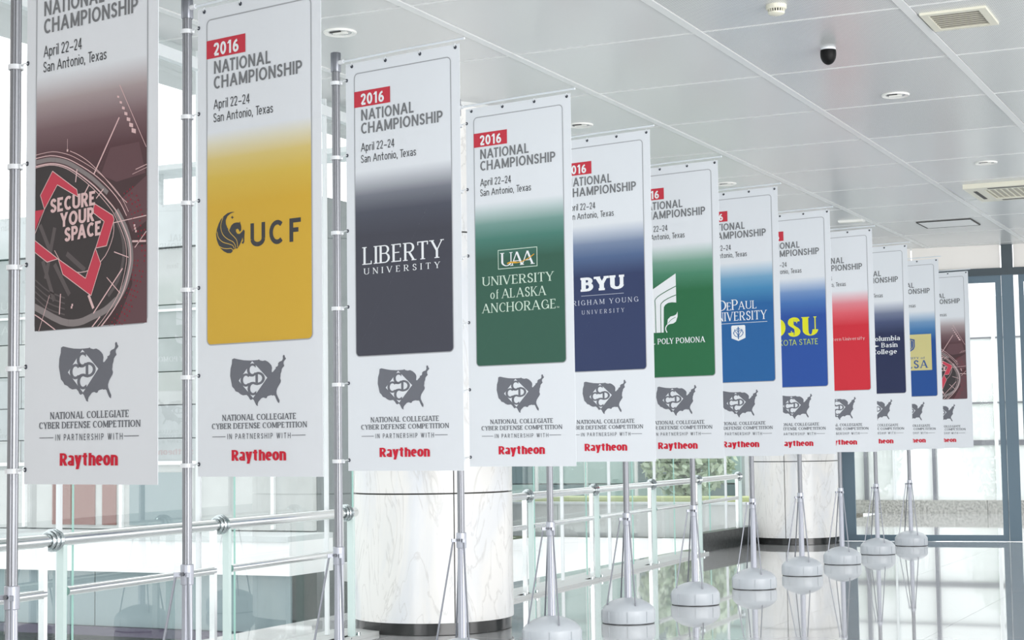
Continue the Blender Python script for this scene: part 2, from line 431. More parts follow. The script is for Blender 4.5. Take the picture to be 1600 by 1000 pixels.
# railings
def railing(ys, ya, yb, label):
    t = thing('handrail', label, 'railing', (xr(ys[0]), ys[0], 0), 0, None)
    ox, oy = xr(ys[0]), ys[0]
    P = lambda y, z, off=0: (xr(y)+off-ox, y-oy, z)
    edges = sorted(ys)
    cuts = [ya]+edges+[yb]
    for i in range(len(cuts)-1):
        a, b_ = cuts[i], cuts[i+1]
        if b_-a < .1: continue
        MB().tube([P(a, .975), P(b_, .975)], .037, 18).build('top_rail', m_steel, t)
        a2 = a+.13 if a in edges else a
        b2 = b_-.075 if b_ in edges else b_
        if b2-a2 > .1:
            MB().tube([P(a2, .675), P(b2, .675)], .026, 14).build('middle_rail', m_steel, t)
    for y in edges:
        j = MB()
        for dy, R in ((-.038, .053), (-.013, .062), (.013, .062), (.038, .053)): j.ring(P(y+dy, .975), R-.006, .011, 'y', 20, 8)
        j.tube([P(y-.05, .975), P(y+.05, .975)], .036, 18)
        j.build('rail_joint', m_steel_d, t)
        MB().beam(P(y-.085, .012), P(y-.085, .955), .040, .030, up=(0, 1, 0)).build('post', m_steel, t)
        g = MB().beam(P(y+.085, .012), P(y+.085, .945), .050, .030, up=(0, 1, 0)).build('glass_fin', m_fin, t, label='green tinted glass fin')
        e = MB().beam(P(y+.102, .012), P(y+.102, .945), .050, .004, up=(0, 1, 0)).build('fin_edge', m_edge, g)
        f = MB().beam(P(y-.19, .020, -.03), P(y+.19, .020, -.03), .05, .014)
        f.tube([P(y-.16, .02, .02), P(y-.16, .05, .02)], .018, 10); f.tube([P(y+.16, .02, .02), P(y+.16, .05, .02)], .018, 10)
        f.beam(P(y-.02, .02, -.18), P(y-.02, .02, .05), .04, .012)
        f.build('foot_bracket', m_steel_d, t)
    return t
railing([7.69, 9.48, 11.28], 5.9, 11.43, 'steel and glass handrail left of the near marble column')
railing([15.08, 17.03, 19.11, 21.11, 23.2], 12.97, 23.26, 'steel and glass handrail between the two marble columns')

# ------------------------------------------------------------------ ceiling fittings
def downlight(x, y, label):
    t = thing('downlight', label, 'ceiling light', (x*KC, y*KC, H_C), 0, 'round recessed downlights')
    MB().lathe([(.078, .0), (.078, -.004), (.105, -.012), (.112, -.004), (.112, .0)], 36, closed=False).build('trim_ring', m_white, t)
    MB().lathe([(.079, -.003), (.074, .0005), (.001, .0008)], 28, closed=False).build('reflector', m_reflector, t)
    b = MB(); b.tube([(-.05, 0, -.003), (.05, 0, -.003)], .011, 10); b.tube([(-.045, .022, -.003), (.045, .022, -.003)], .010, 10); b.build('bulb', m_bulb, t)
    MB().box(-.06, .02, -.035, -.02, -.006, .001).build('baffle', m_slot, t)
downlight(-5.92, 9.75, 'round recessed downlight above the second banner')
downlight(-5.83, 13.68, 'round recessed downlight peeking over the fourth banner')
downlight(-5.80, 17.66, 'round recessed downlight just above the sixth banner')
downlight(-3.05, 13.75, 'round recessed downlight alone right of the black dome camera')
downlight(-3.01, 17.66, 'round recessed downlight next to the square air unit')
t = thing('smoke_detector', 'cream round smoke detector at the top of the ceiling', 'smoke detector', (-3.08*KC, 10.49*KC, H_C))
MB().lathe([(.066, 0), (.066, -.022), (.060, -.028)], 32).build('mount', m_cream, t)
b = MB()
for k in range(20):
    a = 2*PI*k/20; b.beam((.052*math.cos(a), .052*math.sin(a), -.026), (.048*math.cos(a), .048*math.sin(a), -.05), .006, .006)
b.build('vent_rib', m_cream, t)
MB().lathe([(.043, -.026), (.043, -.05)], 24).build('vent_core', m_slot, t)
MB().lathe([(.054, -.046), (.05, -.056), (.03, -.064), (.012, -.066)], 32).build('cap', m_cream, t)
t = thing('dome_camera', 'black dome security camera hanging from the ceiling', 'camera', (-3.10*KC, 11.84*KC, H_C))
MB().lathe([(.052, 0), (.054, -.012), (.052, -.016)], 32).build('collar', m_plastic, t)
pr = [(.054, -.016), (.056, -.03)]+[(.056*math.cos(a), -.045-.075*math.sin(a)) for a in [i*PI/2/8 for i in range(8)]]+[(.003, -.12)]
MB().lathe(pr, 32).build('dome', m_black, t)
t = thing('air_vent', 'square slatted air vent at the upper right of the ceiling', 'vent', (-2.28*KC, 11.15*KC, H_C))
v = MB(); W_, D_ = .42, .5
for (a, b_, c, d) in ((0, W_, 0, .05), (0, W_, D_-.05, D_), (0, .05, .05, D_-.05), (W_-.05, W_, .05, D_-.05)): v.box(a-.02, b_-.02, c, d, -.016, -.0)
v.build('frame', m_cream, t)
MB().box(.03, W_-.07, .05, D_-.05, -.004, 0.001).build('backing', m_slot, t)
for k in range(8):
    y = .065+k*(D_-.13)/7
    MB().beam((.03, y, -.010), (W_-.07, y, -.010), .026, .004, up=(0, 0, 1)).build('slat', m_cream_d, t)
t = thing('ceiling_cassette', 'square cream air conditioning unit at the right edge of the ceiling', 'air conditioner', (-3.52*KC, 19.1*KC, H_C))
S_ = 1.15
v = MB(); bw_ = .2
for (a, b_, c, d) in ((0, S_, 0, bw_), (0, S_, S_-bw_, S_), (0, bw_, bw_, S_-bw_), (S_-bw_, S_, bw_, S_-bw_)): v.box(a, b_, c, d, -.05, 0)
v.build('frame', m_cream, t)
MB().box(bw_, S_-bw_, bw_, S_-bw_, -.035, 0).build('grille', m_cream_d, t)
for a in range(12):
    x = bw_+.03+a*(S_-2*bw_-.06)/11
    MB().box(x-.006, x+.006, bw_+.01, S_-bw_-.01, -.045, -.034).build('grille_bar', m_cream, t)
for (x0, x1, y0, y1) in ((.07, .11, .25, S_-.25), (S_-.11, S_-.07, .25, S_-.25), (.25, S_-.25, .07, .11), (.25, S_-.25, S_-.11, S_-.07)):
    MB().box(x0, x1, y0, y1, -.054, -.049).build('louvre', m_slot, t)
t = thing('access_hatch', 'flat rectangular access hatch above the last banners', 'hatch', (-4.69*KC, 22.12*KC, H_C))
v = MB(); W_, D_ = .69, .67
for (a, b_, c, d) in ((0, W_, 0, .01), (0, W_, D_-.01, D_), (0, .01, .01, D_-.01), (W_-.01, W_, .01, D_-.01)): v.box(a, b_, c, d, -.014, 0)
v.build('frame', m_slot, t)
MB().box(.02, W_-.02, .02, D_-.02, -.012, 0).build('cover', m_strip, t)
t = thing('strip_light', 'short white linear light fitting on the ceiling above the ninth banner', 'ceiling light', (-5.55*KC, 21.45*KC, H_C))
MB().box(0, .32, 0, .12, -.02, 0).build('housing', m_white, t)
MB().box(.02, .30, .02, .10, -.028, -.019).build('diffuser', m_bulb, t)

# ------------------------------------------------------------------ lettering drawn with a pen
class Style:
    def __init__(s, wx, wy, serif=0.0, gap=.16, xh=.70): s.wx, s.wy, s.serif, s.gap, s.xh = wx, wy, serif, gap, xh
SANS = Style(.195, .16, 0, .14, .73)
SANSM = Style(.13, .125, 0, .14, .73)
SANSB = Style(.225, .19, 0, .11, .74)
SANSL = Style(.115, .105, 0, .13, .72)
HEAVY = Style(.30, .17, 0, .035, .84)
SERIF = Style(.135, .055, .075, .16, .68)
SERIFB = Style(.175, .085, .06, .15, .70)
FAT = Style(.36, .055, .06, .14, .7)
SLAB = Style(.30, .19, .055, .10, .7)
SLOGAN = Style(.27, .20, 0, .08, .8)
GEO = Style(.19, .19, 0, .22, .7)
S_PTS = [(.97, .80), (.82, .95), (.5, 1.0), (.15, .93), (.02, .74), (.16, .60), (.5, .50), (.86, .39), (1.0, .23), (.85, .06), (.5, 0), (.16, .04), (.0, .19)]
G = {
 'A': (.72, ['l 0 0 .5 1 n B', 'l 1 0 .5 1 t B', 'h .2 .8 .33']),
 'B': (.50, ['l 0 0 0 1 t BT', 'h 0 .5 1', 'h 0 .5 .54', 'h 0 .5 0', 'J .48 .44 .54 1', 'J .5 .5 0 .54']),
 'C': (.66, ['a .5 .5 .5 .5 48 312', 'k .86 .66 .90']),
 'D': (.64, ['l 0 0 0 1 t BT', 'h 0 .4 1', 'h 0 .4 0', 'a .4 .5 .6 .5 -90 90']),
 'E': (.42, ['l 0 0 0 1 t BT', 'h 0 1 1 k', 'h 0 .85 .52', 'h 0 1 0 k']),
 'F': (.42, ['l 0 0 0 1 t BT', 'h 0 1 1 k', 'h 0 .85 .50']),
 'G': (.68, ['a .5 .5 .5 .5 48 330', 'k .86 .66 .90', 'l .98 .05 .98 .44 t', 'h .6 1 .44']),
 'H': (.60, ['l 0 0 0 1 t BT', 'l 1 0 1 1 t BT', 'h 0 1 .52']),
 'I': (.0, ['l 0 0 0 1 t BT']),
 'K': (.56, ['l 0 0 0 1 t BT', 'l .08 .42 .92 1 n T', 'l .3 .58 1 0 t B']),
 'L': (.42, ['l 0 0 0 1 t BT', 'h 0 1 0 k']),
 'M': (.76, ['l 0 0 0 1 n BT', 'l 0 1 .5 .08 t', 'l 1 1 .5 .08 n', 'l 1 0 1 1 t BT']),
 'N': (.60, ['l 0 0 0 1 n BT', 'l 0 1 1 0 t', 'l 1 0 1 1 n T']),
 'O': (.72, ['a .5 .5 .5 .5 0 360']),
 'P': (.48, ['l 0 0 0 1 t BT', 'h 0 .5 1', 'h 0 .5 .46', 'J .5 .5 .46 1']),
 'R': (.52, ['l 0 0 0 1 t BT', 'h 0 .48 1', 'h 0 .48 .48', 'J .46 .46 .48 1', 'l .42 .5 1 0 t B']),
 'S': (.42, ['s 1', 'k .90 .70 .92', 'k .08 .08 .30']),
 'T': (.58, ['l .5 0 .5 1 t B', 'h 0 1 1 kk']),
 'U': (.60, ['l 0 .32 0 1 t T', 'l 1 .32 1 1 n T', 'a .5 .32 .5 .32 180 360']),
 'V': (.66, ['l 0 1 .5 0 t T', 'l 1 1 .5 0 n T']),
 'W': (.98, ['l 0 1 .27 0 t T', 'l .5 1 .27 0 n', 'l .5 1 .74 0 t', 'l 1 1 .74 0 n T']),
 'Y': (.62, ['l 0 1 .5 .42 t T', 'l 1 1 .5 .42 n T', 'l .5 0 .5 .45 t B']),
 'a': (.40, ['l .95 0 .95 w t', 'A .47 -.22 .48 .22 0 155', 'a .47 .205 .47 .205 0 360']),
 'b': (.44, ['l 0 0 0 1 t T', 'X .5 0 360']),
 'e': (.42, ['X .5 -5 312', 'm 0 1']),
 'f': (.30, ['l .35 0 .35 .82 t B', 'a .85 .78 .5 .22 75 180', 'x 0 .95']),
 'g': (.44, ['X .5 0 360', 'l 1 -.08 1 x t', 'a .5 -.07 .5 .22 190 360']),
 'h': (.42, ['l 0 0 0 1 t BT', 'A .5 -.28 .5 .28 0 180', 'l 1 0 1 y t B']),
 'i': (.0, ['l 0 0 0 x t BX', 'd 0 .93']),
 'l': (.0, ['l 0 0 0 1 t BT']),
 'm': (.84, ['l 0 0 0 x t BX', 'A .25 -.24 .25 .24 0 180', 'l .5 0 .5 y t B', 'A .75 -.24 .25 .24 0 180', 'l 1 0 1 y t B']),
 'n': (.42, ['l 0 0 0 x t BX', 'A .5 -.28 .5 .28 0 180', 'l 1 0 1 y t B']),
 'o': (.46, ['X .5 0 360']),
 'p': (.44, ['l 0 -.28 0 x t', 'X .5 0 360']),
 'r': (.26, ['l 0 0 0 x t BX', 'A .72 -.28 .72 .28 60 180']),
 's': (.34, ['s x']),
 't': (.36, ['l .45 .14 .45 1 t', 'a .9 .16 .45 .16 180 275', 'x -.3 1.1']),
 'u': (.42, ['l 0 .26 0 x t X', 'l 1 0 1 x t X', 'a .5 .26 .5 .26 180 360']),
 'v': (.46, ['l 0 x .5 0 t X', 'l 1 x .5 0 n X']),
 'x': (.42, ['l 0 x 1 0 t X', 'l 1 x 0 0 n']),
 'y': (.46, ['l 0 x .52 0 t X', 'l 1 x .30 -.28 n X']),
 '0': (.46, ['a .5 .5 .5 .5 0 360']),
 '1': (.30, ['l .75 0 .75 1 t', 'l .0 .76 .75 1 n']),
 '2': (.42, ['p .02,.76 .14,.93 .5,1 .86,.93 .97,.74 .82,.52 .4,.24 .02,.0', 'h 0 1 0']),
 '4': (.46, ['l .74 0 .74 1 t', 'l .0 .3 .70 1 n', 'h 0 1.05 .27']),
 '6': (.44, ['a .5 .31 .5 .31 0 360', 'p .88,.98 .45,.88 .1,.62 .0,.31']),
 ',': (.0, ['l .0 -.14 .0 .13 n']),
 '-': (.50, ['q 0 1 .36']),
 "'": (.0, ['l 0 .75 0 1 n']),
}
def catmull(pts, k=4):
    out = []; P = [pts[0]]+list(pts)+[pts[-1]]
    for i in range(1, len(P)-2):
        p0, p1, p2, p3 = P[i-1:i+3]
        for j in range(k):
            t = j/k
            out.append(tuple(.5*((2*b)+(-a+c)*t+(2*a-5*b+4*c-d)*t*t+(-a+3*b-3*c+d)*t**3) for a, b, c, d in zip(p0, p1, p2, p3)))
    out.append(tuple(pts[-1])); return out
def ribbon(pts, wx, wy, closed=False):
    n = len(pts); L = []; R = []
    for i, p in enumerate(pts):
        if closed: a, b = pts[(i-1) % n], pts[(i+1) % n]
        else: a, b = pts[max(i-1, 0)], pts[min(i+1, n-1)]
        tx, ty = b[0]-a[0], b[1]-a[1]; d = math.hypot(tx, ty) or 1; nx, ny = -ty/d, tx/d
        L.append((p[0]+nx*wx/2, p[1]+ny*wy/2)); R.append((p[0]-nx*wx/2, p[1]-ny*wy/2))
    m = n if closed else n-1
    return [[R[i], R[(i+1) % n], L[(i+1) % n], L[i]] for i in range(m)]
def glyph(ch, st):
    W, prims = G[ch]; wx, wy, xh = st.wx, st.wy, st.xh; out = []
    X = lambda x: wx/2+x*W
    def num(s): return xh if s == 'x' else xh-.22 if s == 'w' else (xh-.28 if s == 'y' else float(s))
    def arc(cx, cy, rx, ry, a0, a1):
        n = max(4, int(abs(a1-a0)/360*22)); full = abs(a1-a0) >= 359
        rx = rx*W; ry = max(.02, ry-wy/2)
        pts = [(X(cx)+rx*math.cos(math.radians(a0+(a1-a0)*i/n)), cy+ry*math.sin(math.radians(a0+(a1-a0)*i/n))) for i in range(n if full else n+1)]
        out.extend(ribbon(pts, wx, wy, full))
    for pr in prims:
        a = pr.split(); c = a[0]
        if c == 'l':
            x0, y0, x1, y1 = float(a[1]), num(a[2]), float(a[3]), num(a[4])
            thin = a[5] == 'n' and st.serif > 0
            hw = (wy*1.25 if thin else wx)
            if x0 != x1 and not thin: hw *= 1.06
            fl = a[6] if len(a) > 6 else ''
            q = [(X(x0)-hw/2, y0), (X(x0)+hw/2, y0), (X(x1)+hw/2, y1), (X(x1)-hw/2, y1)]
            if y1 < y0: q = [q[3], q[2], q[1], q[0]]
            out.append(q)
            if st.serif:
                sh = wy*.85
                for x, y in ((x0, y0), (x1, y1)):
                    if y == 0 and 'B' in fl: out.append([(X(x)-hw/2-st.serif, 0), (X(x)+hw/2+st.serif, 0), (X(x)+hw/2+st.serif, sh), (X(x)-hw/2-st.serif, sh)])
                    if y == 1 and 'T' in fl: out.append([(X(x)-hw/2-st.serif, 1-sh), (X(x)+hw/2+st.serif, 1-sh), (X(x)+hw/2+st.serif, 1), (X(x)-hw/2-st.serif, 1)])
                    if y == xh and 'X' in fl: out.append([(X(x)-hw/2-st.serif, y-sh), (X(x)+hw/2, y-sh), (X(x)+hw/2, y), (X(x)-hw/2-st.serif, y)])
        elif c in 'hxmq':
            x0, x1 = float(a[1]), float(a[2])
            y = float(a[3]) if c in 'hq' else (xh if c == 'x' else xh/2)
            th = wy
            y0 = 0 if y == 0 else (1-th if y == 1 else y-th/2)
            if c == 'x': y0 = xh-th
            xa, xb = X(x0), X(x1)+(wx*.4 if c == 'q' else 0)
            if not st.serif and x1 >= .99 and c == 'h': xb = X(x1)+wx*.3
            out.append([(xa, y0), (xb, y0), (xb, y0+th), (xa, y0+th)])
            if st.serif and c == 'h' and len(a) > 4:
                tk = wy*1.1; ln = .20
                for xe in ([xb] if a[4] == 'k' else [xa, xb]):
                    ya, yb = (0, ln) if y == 0 else (1-ln, 1)
                    out.append([(xe-tk/2, ya), (xe+tk/2, ya), (xe+tk/2, yb), (xe-tk/2, yb)])
        elif c == 'k':
            if st.serif: x = X(float(a[1])); out.append([(x-.02, float(a[2])), (x+.035, float(a[2])), (x+.035, float(a[3])), (x-.02, float(a[3]))])
        elif c == 'a': arc(*[float(q) for q in a[1:7]])
        elif c == 'J':
            cx, rx, ya, yb = [float(q) for q in a[1:5]]; ya = wy/2 if ya == 0 else ya; yb = 1-wy/2 if yb == 1 else yb
            arc(cx, (ya+yb)/2, rx, (yb-ya)/2+wy/2, -90, 90)
        elif c == 'A':
            cx, cy, rx, ry, a0, a1 = [float(q) for q in a[1:7]]; arc(cx, xh+cy, rx, ry, a0, a1)
        elif c == 'X': arc(float(a[1]), xh/2, .5, xh/2, float(a[2]), float(a[3]))
        elif c == 's':
            k = num(a[1]); pts = [(X(x), wy/2+y*(k-wy)) for x, y in S_PTS]; out.extend(ribbon(catmull(pts, 3), wx if not st.serif else wx, wy if not st.serif else wy*1.6))
        elif c == 'p':
            pts = [tuple(float(v) for v in q.split(',')) for q in a[1:]]
            pts = [(X(x), wy/2+y*(1-wy)) for x, y in pts]; out.extend(ribbon(catmull(pts, 4), wx, wy))
        elif c == 'd':
            x = X(0); y = float(a[2]); r = wx/2*1.05; rr = max(wy, wx*.8)/2
            out.append([(x-r, y-rr), (x+r, y-rr), (x+r, y+rr), (x-r, y+rr)])
    return out, W+wx
KERN = {'AT': .20, 'TA': .20, 'AV': .16, 'AY': .16, 'LT': .12, 'LY': .14, 'PA': .14, 'Te': .22, 'RT': .06, 'TI': .05, 'TY': .05, 'TE': .04, 'PO': .04, 'KA': .04, 'YB': .06, 'Ap': .03, 'CA': .02, 'Un': .0, 'Co': .04}
def text_polys(s, st, u0, u1, vbase, cap, track=0.0, words=False):
    """letters fitted between u0 and u1 with the given cap height; returned in banner coordinates"""
    x = 0; polys = []; gl = []; prev = ''
    for ch in s:
        x -= KERN.get(prev+ch, 0)+(.12 if prev == 'C' else 0); prev = ch
        if ch == ' ': x += .34+track; gl.append(None); continue
        g, adv = glyph(ch, st); gl.append((g, x)); x += adv+st.gap+track
    total = x-st.gap-track
    sx = (u1-u0)/total
    groups = [[]]
    for it in gl:
        if it is None: groups.append([]); continue
        g, ox = it
        for q in g: groups[-1].append([(u0+(px+ox)*sx, vbase-py*cap) for px, py in q])
    return groups if words else [q for gr in groups for q in gr]
def text_words(s, *a, **k):
    return text_polys(s, *a, words=True, **k)
# banner space (u right, v down) -> local (x, -layer, -v)
FW, FH = .8554, 2.4126
IN_L, IN_R, IN_T, IN_B = .0675, .7914, .067, 1.746
def clip_rect(poly, x0, x1, y0, y1):
    def cl(pts, f, inter):
        out = []
        for i, p in enumerate(pts):
            q = pts[(i+1) % len(pts)]; a, b = f(p), f(q)
            if a: out.append(p)
            if a != b: out.append(inter(p, q))
        return out
    def ix(c): return lambda p, q: (c, p[1]+(q[1]-p[1])*(c-p[0])/(q[0]-p[0]))
    def iy(c): return lambda p, q: (p[0]+(q[0]-p[0])*(c-p[1])/(q[1]-p[1]), c)
    for f, it in ((lambda p: p[0] >= x0, ix(x0)), (lambda p: p[0] <= x1, ix(x1)), (lambda p: p[1] >= y0, iy(y0)), (lambda p: p[1] <= y1, iy(y1))):
        if len(poly) < 3: return []
        poly = cl(poly, f, it)
    return poly
def flat(polys, layer, name, m, clip=False):
    mb = MB(); y = -.0014-.0006*layer
    for k, p in enumerate(polys):
        y = -.0014-.0005*layer-.00005*(k % 7)
        if clip: p = clip_rect(p, IN_L, IN_R, IN_T, IN_B)
        if len(p) < 3: continue
        A = sum(p[i][0]*p[(i+1) % len(p)][1]-p[(i+1) % len(p)][0]*p[i][1] for i in range(len(p)))
        if A > 0: p = p[::-1]
        mb.poly([(u, y, -v) for u, v in p])
    return mb.mesh(name, m)
def tess(outer):
    tr = tessellate_polygon([[Vector((a, b, 0)) for a, b in outer]])
    return [[outer[i] for i in t] for t in tr]
def rrect(x0, x1, y0, y1, r, corners=(1, 1, 1, 1), n=6):
    pts = []
    for (cx, cy, a0, on, ex, ey) in ((x1-r, y1-r, 0, corners[0], x1, y1), (x0+r, y1-r, 90, corners[1], x0, y1), (x0+r, y0+r, 180, corners[2], x0, y0), (x1-r, y0+r, 270, corners[3], x1, y0)):
        if on: pts += [(cx+r*math.cos(math.radians(a0+90*i/n)), cy+r*math.sin(math.radians(a0+90*i/n))) for i in range(n+1)]
        else: pts.append((ex, ey))
    return pts
def line(p, q, w): return ribbon([p, q], w, w)
def bar(x0, x1, y0, y1): return [[(x0, y0), (x1, y0), (x1, y1), (x0, y1)]]

i_grey = ink('print_mid_grey', (122, 126, 131)); i_dgrey = ink('print_dark_grey', (66, 68, 72)); i_red = ink('print_red_tag', (200, 58, 74))
i_map = ink('print_slate_emblem', (112, 116, 126)); i_txt = ink('print_grey_caption', (98, 102, 110)); i_spon = ink('print_bright_red', (206, 30, 56))
i_border = ink('print_border_grey', (166, 171, 178)); i_white = ink('print_white', (236, 242, 248)); i_char = ink('print_charcoal', (64, 66, 70))
i_palegreen = ink('print_pale_mint', (205, 226, 214)); i_gold = ink('print_orange_gold', (222, 170, 60)); i_soft = ink('print_soft_white', (196, 204, 220))
i_yel = ink('print_yellow', (224, 228, 48)); i_lime = ink('print_yellow_green', (190, 214, 90)); i_sand = ink('print_sand', (206, 200, 142)); i_blue = ink('print_shield_blue', (58, 90, 150))
i_rose = ink('print_crimson_ribbon', (202, 70, 90)); i_pink = ink('print_pale_pink', (226, 196, 198)); i_coal = ink('print_coal', (66, 62, 64)); i_ash = ink('print_ash', (140, 134, 136))
i_smoke = ink('print_smoke', (98, 92, 94)); i_plum = ink('print_plum', (104, 78, 84)); i_blood = ink('print_dark_red', (150, 40, 60)); i_goldpanel = ink('print_gold_line', (214, 180, 84))

MAP = [(0.2455, 1.8248), (0.2595, 1.8203), (0.2921, 1.8269), (0.3291, 1.833), (0.3705, 1.8357), (0.4024, 1.8356), (0.4251, 1.8348), (0.4319, 1.8321), (0.4388, 1.8372), (0.4569, 1.841), (0.4749, 1.8388), (0.4929, 1.8461), (0.5064, 1.8557), (0.5163, 1.865), (0.5208, 1.8771), (0.5182, 1.8918), (0.5191, 1.8984), (0.5267, 1.8981), (0.5378, 1.8882), (0.5467, 1.8811), (0.5453, 1.8751), (0.5577, 1.8712), (0.5621, 1.8654), (0.5621, 1.8565), (0.5709, 1.8495), (0.5886, 1.8444), (0.5943, 1.8357), (0.5933, 1.8224), (0.5995, 1.8159), (0.6061, 1.82), (0.6083, 1.8275), (0.6154, 1.8352), (0.6084, 1.8423), (0.5996, 1.8493), (0.5979, 1.8595), (0.6033, 1.871), (0.5945, 1.8771), (0.5866, 1.8857), (0.5844, 1.8974), (0.5787, 1.909), (0.5779, 1.9208), (0.5757, 1.9311), (0.5811, 1.9431), (0.5781, 1.9518), (0.5671, 1.9648), (0.5561, 1.9792), (0.5499, 1.9938), (0.5509, 2.0056), (0.5607, 2.0236), (0.5705, 2.0387), (0.568, 2.0528), (0.5586, 2.0472), (0.5484, 2.0322), (0.5407, 2.0172), (0.5318, 2.0125), (0.5243, 2.0152), (0.5162, 2.012), (0.4984, 2.0144), (0.4872, 2.0186), (0.4859, 2.0245), (0.476, 2.0266), (0.4625, 2.0223), (0.449, 2.0249), (0.44, 2.0321), (0.4265, 2.0437), (0.4221, 2.0555), (0.4248, 2.063), (0.413, 2.0598), (0.4039, 2.0461), (0.397, 2.0339), (0.3878, 2.0277), (0.3755, 2.0327), (0.3673, 2.0271), (0.3603, 2.0164), (0.3465, 2.0061), (0.3212, 2.0077), (0.3027, 2.0012), (0.2888, 1.9917), (0.2692, 1.9856), (0.2608, 1.9742), (0.2453, 1.9615), (0.2395, 1.9386), (0.2313, 1.9079), (0.2342, 1.8715), (0.2434, 1.8475)]
def ell(cx, cy, rx, ry, a0, a1, w, n=18, flip=True):
    full = abs(a1-a0) >= 359
    pts = [(cx+rx*math.cos(math.radians(a0+(a1-a0)*i/n)), cy-ry*math.sin(math.radians(a0+(a1-a0)*i/n))) for i in range(n if full else n+1)]
    return ribbon(pts, w, w, full)

# ---- shared printing, made once
sh = {}
sh['sheet'] = MB().box(0, FW, -.001, .001, -FH, 0).mesh('banner_sheet', m_paper)
bp = rrect(IN_L, IN_R, IN_T, IN_B, .028)
sh['border'] = flat(ribbon(bp, .006, .006, True), 1.5, 'border_line', i_border)
sh['tag'] = flat(bar(.0665, .344, .1755, .2705), 3, 'year_tag', i_red)
sh['year'] = flat(text_polys('2016', SANSB, .1176, .297, .2605, .068), 4, 'year_text', i_white)
sh['head'] = [flat(text_polys(*a), 3, 'heading_text', i_grey) for a in (('NATIONAL', SANS, .1200, .5215, .3535, .066), ('CHAMPIONSHIP', SANS, .1185, .7315, .4330, .066))]
sh['date'] = [flat(w_, 3, 'date_text', i_dgrey) for a in (('April 22-24', SANSL, .1165, .3725, .5370, .0495), ('San Antonio, Texas', SANSL, .1165, .5340, .6050, .0470)) for w_ in text_words(*a)]
sh['map'] = flat(tess(MAP), 1, 'map_emblem', i_map)
dia = [(0.3856, 1.8391), (0.2920, 1.9337), (0.3914, 2.0227), (0.4889, 1.9249)]
sh['dia'] = flat([dia], 2, 'emblem_diamond', m_paper)
def ar(cx, cy, rx, ry, a0, a1, n=16):
    return ribbon([(cx+rx*math.cos(math.radians(a0+(a1-a0)*i/n)), cy-ry*math.sin(math.radians(a0+(a1-a0)*i/n))) for i in range(n+1)], .0185, .0115)
def lk(p): return ribbon(catmull(p, 3), .013, .0105)
lets = ar(.388, 1.8825, .0290, .0265, 52, 318)+ar(.3425, 1.9320, .0290, .0275, 40, 312)+ar(.3920, 1.9760, .0290, .0280, 60, 312)
lets += bar(.4085, .4255, 1.897, 1.9555)+ar(.424, 1.9265, .0395, .0265, -95, 92)
lets += lk([(.360, 1.9065), (.375, 1.910), (.392, 1.9105), (.408, 1.9035), (.424, 1.8995)])+lk([(.362, 1.9575), (.374, 1.9500), (.392, 1.9480), (.410, 1.9530), (.426, 1.9545)])
lets += bar(.4045, .4105, 1.857, 1.871)+bar(.357, .363, 1.905, 1.917)+bar(.4085, .4145, 1.990, 2.002)+bar(.357, .363, 1.948, 1.960)
sh['lets'] = flat(lets, 3, 'emblem_lettering', i_map)
sh['cap'] = [flat(w_, 3, 'caption_text', i_txt) for a in (('NATIONAL COLLEGIATE', SERIFB, .1766, .6815, 2.1325, .030), ('CYBER DEFENSE COMPETITION', SERIFB, .1026, .7520, 2.1735, .0285)) for w_ in text_words(*a)]
sh['cap'] += [flat(w_, 3, 'partner_text', i_txt) for w_ in text_words('IN PARTNERSHIP WITH', SANSM, .2125, .6435, 2.2250, .0270, track=.28)]
sh['cap'] += [flat(p, 3, 'rule_line', i_txt) for p in (bar(.105, .199, 2.2110, 2.2140), bar(.6520, .7430, 2.2095, 2.2125))]
rt = text_polys('Raytheon', HEAVY, .2416, .6140, 2.3330, .0535)
sh['spon'] = flat(rt, 3, 'sponsor_text', i_spon)
g = MB(); g.ring((0, 0, 0), .0075, .0032, 'y', 14, 6); g.tube([(0, -.002, 0), (0, .001, 0)], .0055, 10)
sh['grommet'] = g.mesh('grommet', m_grom)
g = MB(); g.tube([(0, -.004, .002), (0, -.008, .014), (0, 0, .022), (0, .008, .014), (0, .003, .002)], .0016, 6)
sh['loop'] = g.mesh('hanging_loop', m_plastic)
g = MB(); g.lathe([(.0265, -.011), (.034, -.011), (.034, .011), (.0265, .011)], 20, closed=False); g.box(.032, .046, -.008, .008, -.011, .009)
g.tube([(.044, -.002, 0), (.070, -.010, .006), (.082, -.006, .007), (.088, -.004, .004)], .0032, 8)
sh['tie'] = g.mesh('pole_clip', m_plastic)

def panel(top=.655): return tess(rrect(IN_L+.001, IN_R-.001, top, IN_B-.002, .026, (1, 1, 0, 0)))

